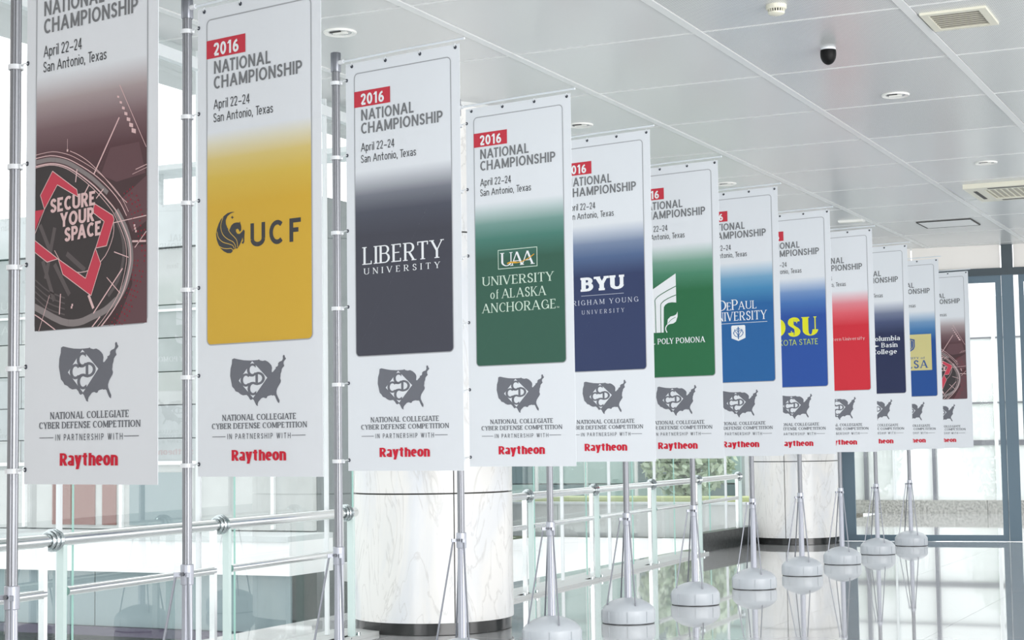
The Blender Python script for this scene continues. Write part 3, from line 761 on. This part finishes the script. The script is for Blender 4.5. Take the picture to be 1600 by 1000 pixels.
def T_(s, st, a, b, v, cap, tr=0): return text_polys(s, st, a, b, v, cap, tr)
PEG = [(0.2669, 1.0796), (0.2424, 1.0781), (0.2152, 1.0819), (0.1905, 1.0935), (0.1685, 1.1092), (0.152, 1.1314), (0.1409, 1.154), (0.1337, 1.181), (0.1381, 1.2089), (0.1491, 1.2334), (0.1655, 1.2563), (0.1874, 1.2737), (0.2147, 1.2856), (0.2392, 1.2874), (0.2501, 1.2805), (0.2539, 1.271), (0.2718, 1.2658), (0.2853, 1.2676), (0.3015, 1.2494), (0.3135, 1.2309), (0.3221, 1.2122), (0.3247, 1.2319), (0.3145, 1.2419), (0.3258, 1.2475), (0.3339, 1.2365), (0.3339, 1.2132), (0.3367, 1.1824), (0.326, 1.1737), (0.3222, 1.1811), (0.3017, 1.1942), (0.2855, 1.1928), (0.2758, 1.1811), (0.2758, 1.1694), (0.2883, 1.1674), (0.2964, 1.1751), (0.3017, 1.1849), (0.3125, 1.1764), (0.3126, 1.157), (0.3062, 1.1408), (0.3046, 1.131), (0.2992, 1.1371), (0.2803, 1.1347), (0.2586, 1.1367), (0.2423, 1.147), (0.2286, 1.1693), (0.215, 1.1564), (0.2041, 1.1359), (0.2031, 1.1162), (0.2151, 1.0976), (0.237, 1.0859)]
STAR = [(0.2495, 1.0968), (0.2532, 1.1042), (0.263, 1.107), (0.2532, 1.1089), (0.2494, 1.1163), (0.2451, 1.1081), (0.2369, 1.1047), (0.2451, 1.1034)]
FEATH = [[(0.185, 1.0989), (0.1696, 1.1329), (0.1712, 1.1645), (0.1876, 1.1933), (0.2203, 1.2156), (0.2529, 1.23), (0.2691, 1.2469), (0.2734, 1.2647)], [(0.2204, 1.1647), (0.2394, 1.1878), (0.2692, 1.2118), (0.2838, 1.2324), (0.2864, 1.2619)], [(0.1409, 1.1698), (0.1519, 1.2022), (0.182, 1.2262), (0.2257, 1.2395), (0.2529, 1.2495), (0.2637, 1.2651)], [(0.1573, 1.2466), (0.182, 1.2576), (0.2148, 1.2629), (0.242, 1.2634), (0.2539, 1.2737)]]
def rib(pts, w, k=3): return ribbon(catmull(pts, k), w, w)

def art_gold():
    f = []
    for L in FEATH: f += rib(L, .0035)
    return [('horse_emblem', tess(PEG), 3, i_char), ('star_emblem', tess(STAR), 3, i_char), ('feather_line', f, 4, i_goldpanel),
            ('school_initials', T_('U', GEO, .377, .4777, 1.2677, .119)+T_('C', GEO, .5064, .615, 1.2674, .121)+T_('F', GEO, .6426, .7236, 1.2633, .116), 3, i_char)]
def art_charcoal():
    return [('school_name', T_('LIBERTY', SERIF, .130, .726, 1.2088, .1035), 3, i_white), ('school_subtitle', T_('UNIVERSITY', SERIF, .1346, .7005, 1.2670, .036, .42), 3, i_white)]
def art_green():
    b = bar(.2567, .2615, .979, 1.108)+bar(.5715, .5765, .979, 1.108)+bar(.2567, .5765, .979, .9835)+bar(.2567, .5765, 1.1035, 1.108)
    uaa = T_('U', SERIF, .284, .372, 1.0905, .090)+T_('A', SERIF, .362, .460, 1.0905, .090)+T_('A', SERIF, .447, .546, 1.0905, .090)
    sw_ = rib([(.333, 1.0745), (.36, 1.0705), (.41, 1.0735), (.46, 1.066), (.51, 1.049), (.552, 1.026)], .006)+rib([(.333, 1.0745), (.36, 1.068), (.41, 1.0705)], .010)
    return [('initials_box', b, 3, i_palegreen), ('initial_lettering', uaa, 3, i_white), ('gold_swoosh', sw_, 4.5, i_gold), *[('school_name', q, 3, i_palegreen) for q in (T_('UNIVERSITY', SERIF, .1277, .7035, 1.2110, .0600), T_('of', SERIF, .190, .262, 1.3015, .062), T_('ALASKA', SERIF, .284, .6395, 1.3015, .0620), T_('ANCHORAGE', SERIF, .120, .7175, 1.3925, .0620)+T_('TM', SANSM, .723, .744, 1.391, .010))]]
def art_navy():
    return [('initial_lettering', T_('BYU', SLAB, .2366, .612, 1.1495, .1040), 3, i_white), ('rule_line', bar(.2346, .6085, 1.1805, 1.1835), 3, i_soft),
            ('WORDS', text_words('BRIGHAM YOUNG', SERIF, .112, .7335, 1.2510, .0370, .25), 3, i_soft), ('school_subtitle', T_('UNIVERSITY', SERIF, .238, .610, 1.3205, .0300, .45), 3, i_soft)]
def art_leaf():
    arch = [(.16, 1.045), (.4414, .8954), (.4416, 1.1356), (.40, 1.131), (.365, 1.134), (.337, 1.148), (.323, 1.166), (.321, 1.1850), (.3163, 1.3764), (.16, 1.3744)]
    ln = rib([(.4414, 1.000), (.33, 1.045), (.245, 1.095), (.241, 1.16), (.243, 1.375)], .0065, 3)+rib([(.4414, 1.073), (.37, 1.095), (.305, 1.13), (.292, 1.175), (.292, 1.376)], .0065, 3)
    leaf = [(.352, 1.318), (.358, 1.270), (.385, 1.248), (.42, 1.242), (.441, 1.232), (.4523, 1.2105), (.452, 1.25), (.435, 1.292), (.41, 1.306), (.375, 1.310)]
    stem = rib([(.352, 1.315), (.338, 1.335), (.337, 1.355), (.349, 1.378)], .009)
    vein = rib([(.362, 1.302), (.39, 1.275), (.432, 1.256)], .004)
    return [('arch_emblem', tess(arch), 3, i_white), ('arch_line', ln, 4, ('fade', 5)), ('leaf_emblem', tess(leaf)+stem, 3.5, i_white), ('leaf_vein', vein, 4, ('fade', 5)),
            ('WORDS', text_words('CAL POLY POMONA', SERIFB, .118, .7025, 1.4720, .0470), 3, i_white)]
def art_blue():
    s = rrect(.3576, .5008, 1.2285, 1.335, .012, (0, 0, 1, 1)); s = [(.5008, 1.345), (.4290, 1.3714), (.3590, 1.345), (.3576, 1.2375), (.366, 1.2285), (.492, 1.2285), (.5008, 1.2375)]
    tr = ell(.429, 1.283, .052, .052, 190, 350, .006)+ell(.404, 1.293, .020, .020, 20, 200, .006)+ell(.455, 1.293, .020, .020, -20, 160, .006)
    tr += bar(.424, .434, 1.242, 1.355)+bar(.409, .449, 1.258, 1.265)+rib([(.395, 1.262), (.393, 1.28), (.41, 1.295), (.427, 1.33)], .006)+rib([(.463, 1.262), (.465, 1.28), (.448, 1.295), (.431, 1.33)], .006)
    return [('school_name', T_('D', SERIF, .222, .312, 1.0880, .0950)+T_('E', SERIF, .318, .362, 1.0880, .0730)+T_('P', SERIF, .370, .430, 1.0860, .0940)+T_('AUL', SERIF, .435, .6208, 1.0850, .0730), 3, i_white), ('school_name', T_('UNIVERSITY', SERIF, .148, .7200, 1.1850, .0810), 3, i_white), ('rule_line', bar(.140, .7236, 1.2065, 1.2100), 3, i_white), ('shield_crest', tess(s), 3, i_white), ('shield_tree', tr, 4, ('fade', 6))]
def art_royal():
    return [('initial_lettering', T_('DSU', FAT, .165, .700, 1.2400, .188), 3, i_yel), ('WORDS', text_words('DAKOTA STATE', SANSL, .155, .6940, 1.3280, .0570), 3, i_lime)]
def art_red():
    return [('WORDS', text_words('Northeastern University', SERIF, .118, .7400, 1.2000, .0350), 3, i_pink)]
def art_indigo():
    arrow = [(.30, 1.165), (.395, 1.165), (.470, 1.183), (.395, 1.200), (.30, 1.192)]
    return [*[('school_name', q, 3, i_white) for q in (T_('Columbia', SERIFB, .366, .734, 1.1230, .056), T_('Basin', SERIFB, .500, .700, 1.2010, .056), T_('College', SERIFB, .384, .6907, 1.2790, .056))], ('arrow_emblem', tess(arrow), 3, i_white)]
def art_sand():
    shd = [(.352, 1.018), (.43, .999), (.508, 1.018), (.508, 1.110), (.49, 1.145), (.43, 1.180), (.37, 1.145), (.352, 1.110)]
    inn = ribbon([(.372, 1.034), (.43, 1.018), (.488, 1.034), (.488, 1.105), (.475, 1.130), (.43, 1.158), (.385, 1.130), (.372, 1.105)], .006, .006, True)
    inn += bar(.405, .412, 1.04, 1.13)+bar(.428, .435, 1.03, 1.145)+bar(.450, .457, 1.04, 1.13)+bar(.405, .457, 1.035, 1.042)
    return [('sand_square', bar(.130, .730, .954, 1.414), 3, i_sand), ('shield_crest', tess(shd), 4, i_blue), ('shield_line', inn, 5, i_sand),
            ('school_subtitle', T_('UNIVERSITY of', SERIFB, .218, .640, 1.2680, .026), 4, i_blue), ('school_name', T_('TULSA', SERIFB, .195, .672, 1.3850, .100), 4, i_blue)]
R1 = [(.02, 1.028), (.069, 1.0185), (.1694, 1.0163), (.255, 1.034), (.3369, 1.0698), (.4622, 1.1465), (.5755, 1.2395), (.6222, 1.2939), (.6782, 1.3895), (.690, 1.45), (.6862, 1.5025), (.6489, 1.6021), (.590, 1.675), (.5118, 1.743), (.47, 1.77)]
R2 = [(.02, .987), (.0686, .9824), (.169, .9805), (.26, 1.0), (.3367, 1.03), (.4523, 1.09), (.5471, 1.157), (.62, 1.225), (.665, 1.29)]
def art_rings():
    c = (.12, 1.39)
    disc = [(p[0], p[1]) for p in catmull(R1, 3)]
    fan = [[c, disc[i], disc[i+1]] for i in range(len(disc)-1)]+[[c, disc[-1], (.47, 1.80), (.0, 1.80)], [c, (.0, 1.80), (.0, 1.03), disc[0]]]
    out = []
    rb = [(.56, .99), (.74, .985), (.78, 1.12), (.60, 1.14), (.50, 1.10)]
    out.append(('block_print', [rb, [(.62, 1.22), (.79, 1.13), (.79, 1.32), (.70, 1.36)], [(.69, 1.42), (.79, 1.42), (.79, 1.745), (.60, 1.745), (.70, 1.58)]], 2, i_plum))
    out.append(('dark_disc', fan, 2.5, i_coal))
    gb = rib([(.0, 1.62), (.07, 1.640), (.25, 1.712), (.36, 1.722), (.449, 1.702), (.53, 1.68), (.6035, 1.640)], .030)+rib([(.6035, 1.645), (.655, 1.585), (.688, 1.504), (.688, 1.427), (.655, 1.34), (.60, 1.262)], .030)
    out.append(('grey_ring', gb, 3, i_ash))
    gb = rib([(.0, 1.002), (.08, .999), (.17, .998), (.26, 1.017), (.335, 1.048), (.45, 1.112), (.545, 1.182)], .020)
    out.append(('grey_ring', gb, 3, i_ash))
    sm = []
    for (a, b_) in (((.20, 1.46), (.30, 1.60)), ((.12, 1.44), (.20, 1.62)), ((.28, 1.42), (.40, 1.50)), ((.20, 1.30), (.14, 1.52)), ((.10, 1.28), (.17, 1.40))): sm += line(a, b_, .022)
    for k in range(4): sm += rib([(.07, 1.52+.026*k), (.16, 1.575+.026*k), (.27, 1.612+.024*k)], .006)
    sm += rib([(.60, 1.30), (.64, 1.38), (.645, 1.47), (.61, 1.56), (.55, 1.62)], .016)
    out.append(('machine_print', sm, 3.2, i_smoke))
    hl = rib(R1, .006)+rib(R2, .004)+rib([(x+.012, y-.016) for x, y in R2], .0025)+rib([(x*.955+.006, y*.985+.021) for x, y in R1], .003)
    hl += rib([(0.3, .975), (.36, 1.0), (.43, 1.04), (.52, 1.11), (.62, 1.20), (.668, 1.235)], .003)
    hl += rib([(.0, 1.655), (.07, 1.674), (.16, 1.72), (.24, 1.765)], .005)
    hl += rib([(.20, 1.40), (.26, 1.47), (.34, 1.505), (.44, 1.50), (.53, 1.45), (.58, 1.37), (.585, 1.31)], .0035)
    for a, b_, w in (((.6174, .8672), (.4571, 1.0921), .007), ((.6196, .7288), (.7854, 1.0122), .003), ((.3465, 1.058), (.3372, 1.1147), .006), ((.424, 1.1363), (.3955, 1.1717), .006), ((.519, 1.1617), (.472, 1.1982), .005),
                     ((.6409, 1.5095), (.4571, 1.6883), .006), ((.5416, 1.5411), (.6262, 1.6134), .004), ((.5872, 1.4361), (.6785, 1.4662), .004), ((.7866, 1.3654), (.716, 1.4283), .004), ((.5866, 1.3123), (.7865, 1.2994), .004),
                     ((.4253, 1.6086), (.457, 1.6676), .014), ((.2345, 1.6811), (.2418, 1.5918), .006), ((.1686, 1.5926), (.096, 1.7481), .003), ((.2826, .92), (.2826, .9706), .002), ((.72, 1.10), (.79, 1.085), .003), ((.70, 1.118), (.79, 1.098), .002), ((.50, 1.705), (.42, 1.77), .006)):
        hl += line(a, b_, w)
    for k in range(7):
        u = .6105+.0975*k/6; v = .778+.157*k/6; s = .006+.0012*k; hl += [[(u-s, v-s), (u+s, v-s*.4), (u+s, v+s), (u-s, v+s*.4)]]
    for (u, v) in ((.2826, .9706), (.714, 1.335), (.718, 1.348), (.723, 1.360), (.32, 1.645), (.315, 1.655)): hl += [[(u-.005, v-.005), (u+.005, v-.005), (u+.005, v+.005), (u-.005, v+.005)]]
    hl += line((.700, 1.4005), (.785, 1.4060), .008)
    out.append(('line_print', hl, 4, i_pink))
    rd = []
    rg = random.Random(3)
    for k in range(34):
        t = k/33; a = -28+t*78
        for j in range(4):
            r = .60+.020*j; u = .12+r*math.cos(math.radians(a)); v = 1.42+r*.80*math.sin(math.radians(a)); s = .0035 if j else .0028
            if rg.random() < .8: rd += [[(u-s, v-s), (u+s, v-s), (u+s, v+s), (u-s, v+s)]]
    out.append(('dot_pattern', rd, 3.5, i_blood))
    ribs = [[(0.067, 1.3447), (0.2243, 1.4387), (0.1508, 1.4476), (0.03, 1.372)], [(0.03, 1.322), (0.067, 1.3447), (0.03, 1.372)],
            [(0.2259, 1.4389), (0.4067, 1.536), (0.4426, 1.6123), (0.2573, 1.5084)], [(0.4067, 1.536), (0.4695, 1.4114), (0.5049, 1.479), (0.4426, 1.6123)],
            [(0.4626, 1.2194), (0.5804, 1.2807), (0.5888, 1.2985), (0.5248, 1.3017), (.4505, 1.2559)], [(0.5248, 1.3017), (0.5888, 1.2985), (0.5409, 1.4067), (0.471, 1.4115)],
            [(0.1846, 1.0505), (0.3472, 1.1478), (0.3551, 1.1805), (0.2179, 1.1142)], [(0.1846, 1.0505), (0.2179, 1.1142), (0.1313, 1.2141), (0.1026, 1.1495)], [(.03, 1.215), (0.1313, 1.2141), (0.1015, 1.2471), (0.03, 1.36)]]
    out.append(('crimson_ribbon', ribs, 5, i_rose))
    el = []
    for loop in ([(0.02, 1.318), (0.2243, 1.4387), (0.1508, 1.4476), (0.03, 1.376)], [(0.2259, 1.4389), (0.4067, 1.536), (0.4695, 1.4114), (0.5049, 1.479), (0.4426, 1.6123), (0.2573, 1.5084)],
                 [(0.4626, 1.2194), (0.5804, 1.2807), (0.5888, 1.2985), (0.5409, 1.4067), (0.471, 1.4115), (0.5248, 1.3017), (.4505, 1.2559)], [(0.1846, 1.0505), (0.3472, 1.1478), (0.3551, 1.1805), (0.2179, 1.1142), (0.1313, 1.2141), (0.1026, 1.1495)]):
        for i in range(len(loop)): el += line(loop[i], loop[(i+1) % len(loop)], .0035)
    el += line((.1313, 1.2141), (.04, 1.36), .0035)
    out.append(('ribbon_edge', el, 6, i_pink))
    def skew(polys, u0, k): return [[(u, v-(u-u0)*k) for u, v in p] for p in polys]
    tx = skew(T_('SECURE', SLOGAN, .172, .470, 1.235, .062), .172, .03)+skew(T_('YOUR', SLOGAN, .238, .462, 1.303, .062), .238, .04)+skew(T_('SPACE', SLOGAN, .268, .507, 1.369, .062), .268, .05)
    out.append(('slogan_text', tx, 7, i_pink))
    return out

def school(l, f): return [(0.655, None), (0.72, mixc(l, .28)), (0.80, mixc(l, .72)), (0.90, l), (1.04, f), (1.745, f)]
maroon = [(0.62, None), (0.74, (172, 160, 164)), (0.86, (124, 102, 108)), (0.98, (92, 66, 72)), (1.15, (80, 62, 66)), (1.745, (76, 58, 62))]
BAN = [
 ('maroon', maroon, art_rings, 'large banner with crimson diamond artwork on maroon, leftmost and nearest'),
 ('gold', school((214, 186, 84), (212, 174, 62)), art_gold, 'gold fade banner with a black winged horse emblem'),
 ('charcoal', school((82, 86, 100), (70, 72, 84)), art_charcoal, 'charcoal fade banner with large white serif lettering'),
 ('green', school((76, 128, 118), (56, 96, 82)), art_green, 'dark green fade banner with a boxed monogram and gold swoosh'),
 ('navy', school((84, 106, 146), (52, 64, 102)), art_navy, 'navy fade banner with bold white three letter initials'),
 ('leaf', school((78, 138, 112), (46, 110, 74)), art_leaf, 'green fade banner with a white arch and leaf emblem'),
 ('blue', school((76, 142, 190), (44, 102, 164)), art_blue, 'medium blue fade banner with a white shield crest'),
 ('royal', school((76, 120, 186), (46, 84, 164)), art_royal, 'royal blue fade banner with fat yellow initials'),
 ('red', school((222, 100, 112), (206, 50, 64)), art_red, 'bright red fade banner with one small line of lettering'),
 ('indigo', school((76, 88, 124), (44, 52, 86)), art_indigo, 'dark indigo fade banner with three lines of white serif lettering'),
 ('sand', school((72, 124, 178), (40, 82, 152)), art_sand, 'blue fade banner with a sand coloured square crest'),
 ('maroon', maroon, art_rings, 'small maroon banner with crimson diamond artwork, farthest and rightmost'),
]
XS = [0.02623, -0.01187, -0.00048, 0.00919, -0.01406, -0.01579, -0.01107, 0.00512, 0.00279, -0.00595, -0.00669, 0.02257]
YS = [5.8063, 7.12945, 8.58698, 10.13645, 11.63697, 13.18088, 14.82555, 16.55779, 18.30741, 20.06609, 21.85866, 23.68908]
AN = [-0.00202, 0.00489, 0.00292, 0.0019, -0.00124, -0.00103, 0.00109, -0.00294, -0.00124, -0.00233, -0.00057, 0.00057]
DZ = [0.00011, 0.00115, -0.00013, -0.00409, 0.00256, 0.00266, 0.00163, -0.0021, -0.00066, 0.00164, 0.0006, -0.00338]
ANG, XB, AOFF, ZT = -0.18362, -5.24419, 0.07982, 3.75918
WHO = ['nearest maroon banner', 'gold banner', 'charcoal banner', 'dark green monogram banner', 'navy banner', 'green arch and leaf banner', 'medium blue shield banner', 'royal blue banner with yellow initials', 'bright red banner', 'dark indigo banner', 'blue banner with sand square', 'farthest maroon banner']

# ---- stand parts, made once (local frame: axis of the pole, arm along +x)
def oct_r(t):
    k = math.cos(8*t); return 1-.018*(0.5-0.5*k)
Rb = .222
base_me = MB().lathe([(Rb-.010, .003), (Rb-.002, .008), (Rb, .018), (Rb, .104), (Rb-.002, .114), (Rb-.011, .127), (Rb-.028, .145), (Rb-.055, .164), (Rb-.095, .183), (Rb-.14, .197), (.04, .206), (.03, .208)], 64, rf=oct_r).mesh('base', m_base)
rim_me = MB().lathe([(Rb-.008, .0), (Rb-.008, .006)], 48).mesh('base_rim', m_dark)
ribs_me = []
for k in range(8):
    a = 2*PI*k/8+.35; r = Rb-.002
    ribs_me.append(MB().beam((r*math.cos(a), r*math.sin(a), .016), (r*math.cos(a), r*math.sin(a), .105), .004, .008, up=(math.cos(a), math.sin(a), 0)).mesh('base_seam', m_base))
def flute(t): return 1-.13*max(0.0, math.cos(6*t))**6
pole_up = MB().lathe([(.0245, .80), (.0245, 3.78)], 72, rf=flute).mesh('pole', m_alu)
pole_lo = MB().lathe([(.0295, .195), (.0255, .83)], 72, rf=flute).mesh('lower_pole', m_alu_l)
cap_me = MB().lathe([(.029, 3.725), (.031, 3.73), (.031, 3.838), (.029, 3.842)], 28, rf=flute).mesh('pole_cap', m_alu_d)
col_me = MB().lathe([(.031, .80), (.0335, .803), (.0335, .90), (.031, .903)], 28).mesh('collar', m_alu_l)
bolt_me = MB().tube([(0, -.030, .855), (0, -.042, .855)], .010, 12).mesh('bolt', m_alu_d)
STA = [math.radians(a) for a in (-49, 131, 221)]
strut_me = []; brk_me = []
for a in STA:
    c, s = math.cos(a), math.sin(a)
    strut_me.append(MB().tube([(.185*c, .185*s, .150), (.058*c, .058*s, .845)], .0065, 8).mesh('strut', m_alu_d))
    brk_me.append(MB().beam((.026*c, .026*s, .852), (.068*c, .068*s, .852), .018, .022).mesh('strut_bracket', m_alu_d))
hold_me = MB().tube([(.028, 0, 0), (.062, 0, .002)], [.014, .012], 12).mesh('arm_holder', m_plastic)
rod_me = MB().tube([(.03, 0, 0), (.50, 0, .006), (AOFF+.892, 0, .004)], .0065, 10).mesh('banner_arm', m_rod)

art_cache = {}
for i in range(12):
    x, y = XB+XS[i], YS[i]; rz = ANG+AN[i]; zt = ZT+DZ[i]
    st = thing('banner_stand', 'silver pole stand carrying the '+WHO[i], 'stand', (x, y, 0), 0, 'row of silver banner stands')
    bs = link('base', base_me, st); link('base_rim', rim_me, bs)
    for rm in ribs_me: link('base_seam', rm, bs)
    link('pole', pole_up, st); link('lower_pole', pole_lo, st); link('pole_cap', cap_me, st, (0, 0, zt-ZT), label='darker grey end cap')
    cl = link('collar', col_me, st); link('bolt', bolt_me, cl)
    for a_, b_ in zip(strut_me, brk_me): link('strut', a_, st); link('strut_bracket', b_, st)
    arm = link('banner_arm', rod_me, st, (0, 0, zt+.021), rz=rz); link('arm_holder', hold_me, arm, (0, 0, 0))
    # the banner hanging from it
    key, stops, art, lab = BAN[i]
    bx = x+AOFF*math.cos(rz); by = y+AOFF*math.sin(rz)
    b = thing('banner', lab, 'banner', (bx, by, zt), rz, 'university banners in a row')
    if key not in art_cache:
        fm = fade_mat('printed_fade_'+key, stops)
        lst = [('colour_panel', flat(panel(.62 if key == 'maroon' else .655), 1, 'colour_panel', fm))]
        for nm, polys, lay, m in art():
            if nm == 'WORDS':
                for w_ in polys: lst.append(('school_name', flat(w_, lay, 'school_name', m, clip=True)))
                continue
            if isinstance(m, tuple): m = fm
            lst.append((nm, flat(polys, lay, nm, m, clip=True)))
        art_cache[key] = lst
    sheet = link('sheet', sh['sheet'], b)
    pnl = None
    for nm, me in art_cache[key]:
        o = link(nm, me, b)
        if nm in ('dot_pattern', 'line_print', 'machine_print', 'ribbon_edge'): o['kind'] = 'stuff'
    link('border_line', sh['border'], b)
    tg = link('year_tag', sh['tag'], b, label='red tag'); link('year_text', sh['year'], tg)
    for me in sh['head']+sh['date']+sh['cap']: link(me.name.split('.')[0], me, b)
    mp = link('map_emblem', sh['map'], b); link('emblem_diamond', sh['dia'], mp); link('emblem_letters', sh['lets'], mp)
    link('sponsor_text', sh['spon'], b, label='heavy red lettering')
    for u in (.049, .309, .569, .827):
        gm = link('grommet', sh['grommet'], b, (u, -.002, -.018)); link('hanging_loop', sh['loop'], gm)
    for k in range(6):
        v = .0975+.4505*k
        gm = link('grommet', sh['grommet'], b, (.0075, -.002, -v)); link('pole_clip', sh['tie'], gm, (-AOFF-.0075, .002, -.006))

# ------------------------------------------------------------------ outside
# white terrace and ground
ter = MB().box(-12.0, -8.0, 20.2, 22.6, -.6, -.32).box(-13.8, -8.0, 22.6, 29.9, -.6, -.32).build('terrace', m_ledge); ter['label'] = 'bright white terrace outside the window wall'; ter['category'] = 'terrace'
gnd = MB().box(-60, 30, -20, 90, -1.9, -1.6).build('ground', m_conc3); struct(gnd, 'pale ground outside the building')
# concrete building seen between the first banners
t = thing('concrete_building', 'grey panelled concrete building outside behind the first banners', 'building', (-13.9, 22.0, 0))
MB().box(-16, 0, .12, 6, -1.6, 5.36).build('wall', m_void, t)
zc = [1.25, 1.64, 2.17, 2.70, 3.24, 3.77, 4.68]
pm = {}
for r in range(6):
    z0, z1 = zc[r], zc[r+1]
    for c in range(8):
        off = .8 if r % 2 else 0
        x1 = -c*1.9+off; x0 = x1-1.9
        x1 = min(x1, 0)
        mm = m_conc2 if (r+c) % 3 else m_conc
        MB().box(x0+.008, x1-.008, 0, .13, z0+.008, z1-.008).build('concrete_panel', mm, t)
MB().box(-16, .02, -.05, .13, 4.70, 5.38).build('parapet', m_conc3, t)
MB().box(-16, 0, -.04, .10, 3.66, 3.70).build('white_rail', m_ledge, t)
MB().box(-16, 0, -.08, -.03, 1.22, 1.28).build('white_pipe', m_ledge, t)
MB().box(-16, 0, .02, .13, .20, 1.23).build('lower_wall', m_conc, t)
MB().box(-5.03, -4.15, -.0, .03, .26, 1.10).build('brown_board', m_brown, t, label='red brown board')
MB().box(-4.0, -3.72, -.0, .03, .26, 1.10).build('brown_board', m_brown, t)
MB().box(-3.45, -2.3, -.0, .03, .26, 1.10).build('lower_window', m_smoke_glass, t)
for x in (-5.6, -3.6, -2.1, -.7): MB().box(x-.03, x+.03, -.04, .02, .22, 1.2).build('mullion', m_ledge, t)
MB().box(-16, .3, -1.1, .1, -.39, .10).build('balcony_slab', m_ledge, t)
MB().box(-16, .3, -1.14, .1, .10, .18).build('balcony_coping', m_conc3, t)
for k in range(9):
    MB().box(-16+1.8*k+.01, -16+1.8*(k+1)-.01, -.9, -.86, -1.24, -.39).build('lower_pane', m_smoke_glass, t)
MB().box(-16, .3, -1.0, -.8, -1.38, -1.25).build('plum_band', m_purple, t)
# low wall, hedge strip and glazed building beyond the terrace
t = thing('garden_wall', 'low grey wall across the terrace beyond the handrail', 'wall', (-4.4, 30, 0))
for k in range(-1, 2): MB().box(-9+2*k+.005, -9+2*(k+1)-.005, 0, .25, -.32, .30).build('wall_block', m_conc, t)
MB().box(-11, -5, -.03, .28, .30, .34).build('coping', m_conc3, t)
hd = MB().box(-15.2, -9.2, 30.35, 31.2, -1.6, .42).build('grass_strip', m_grass); hd['label'] = 'yellow green grass strip behind the low grey wall'; hd['category'] = 'grass'; hd['kind'] = 'stuff'
t = thing('glass_building', 'pale green glazed building beyond the handrail', 'building', (-18.6, 34.5, 0))
MB().box(-8, 7.5, .1, 6, -1.6, 6).build('wall', m_conc3, t)
for k in range(13):
    x0 = -8+1.19*k
    for z0, z1 in ((-.2, .55), (.58, 2.4), (2.45, 4.2)):
        MB().box(x0+.03, x0+1.16, 0, .1, z0, z1).build('window', m_green_build if (k+int(z0*3)) % 3 else m_smoke_glass, t)
    MB().box(x0-.03, x0+.03, -.06, .1, -1.6, 5.9).build('mullion', m_ledge, t)
def tree(x, y, h, r, label, seed):
    t = thing('tree', label, 'tree', (x, y, -1.6), 0, 'trees outside the glass')
    rg = random.Random(seed)
    MB().tube([(0, 0, 0), (.05, .03, h*.35), (-.05, 0, h*.7)], [.14, .10, .05], 10).build('trunk', m_trunk, t)
    fo = MB()
    for k in range(2600):
        a = rg.random()*2*PI; u = rg.uniform(-1, 1); q = r*rg.random()**.4; s = math.sqrt(1-u*u)
        c = Vector((q*s*math.cos(a), q*s*math.sin(a), h*.66+q*u*1.15))
        d1 = Vector((rg.uniform(-1, 1), rg.uniform(-1, 1), rg.uniform(-1, 1))).normalized()*.11; d2 = d1.cross(Vector((rg.uniform(-1, 1), rg.uniform(-1, 1), 1))).normalized()*.06
        fo.poly([c-d1, c+d2, c+d1, c-d2])
    f = fo.build('foliage', m_leaf, t); f['kind'] = 'stuff'
tree(-11.6, 32.4, 4.6, 1.0, 'pale leafy tree outside, seen under the fifth banner', 1)
tree(-9.6, 38.0, 4.2, 1.1, 'pale leafy tree outside the far door, left half of its glass', 2)
tree(-6.6, 42.0, 4.4, 1.4, 'pale leafy tree outside the far door, right half of its glass', 3)

# corridor beyond the far door
t = thing('corridor_glazing', 'glazed corridor wall on a grey granite plinth beyond the far door', 'window wall', (-8.6, 33.5, 0))
for k in range(6): MB().box(-.5+1.6*k+.004, -.5+1.6*(k+1)-.004, 0, .3, 0, .262).build('granite_block', m_granite, t)
for x in (-.1, .34, .9, 1.69, 2.9, 3.9, 5.1, 6.6): MB().box(x-(.02 if x in (.9,) else .035), x+(.02 if x in (.9,) else .035), .05, .2, .262, 4.2).build('mullion', m_mull if x not in (.34, 1.69) else m_alu_d, t)
for k, z in enumerate((1.37, 2.14, 3.4)): MB().box(-.5, 9, .08, .16, z-(.05 if k == 0 else .015), z+(.05 if k == 0 else .015)).build('transom', m_alu, t)
xsb = [-.5, .34, 1.69, 2.9, 3.9, 5.1, 6.6, 9]
for k in range(7): MB().box(xsb[k]+.05, xsb[k+1]-.05, .10, .112, .262, 4.2).build('pane', m_frost, t)
t = thing('canopy', 'thin pale canopy edge far outside, high behind the first banner', 'canopy', (-27, 42, 0))
MB().box(-8, 4.5, 0, 1.5, 10.0, 10.16).build('slab', m_conc3, t)
for x in (-5.5, 4.2): MB().box(x-.08, x+.08, .6, .76, -1.6, 10.0).build('post', m_conc3, t)
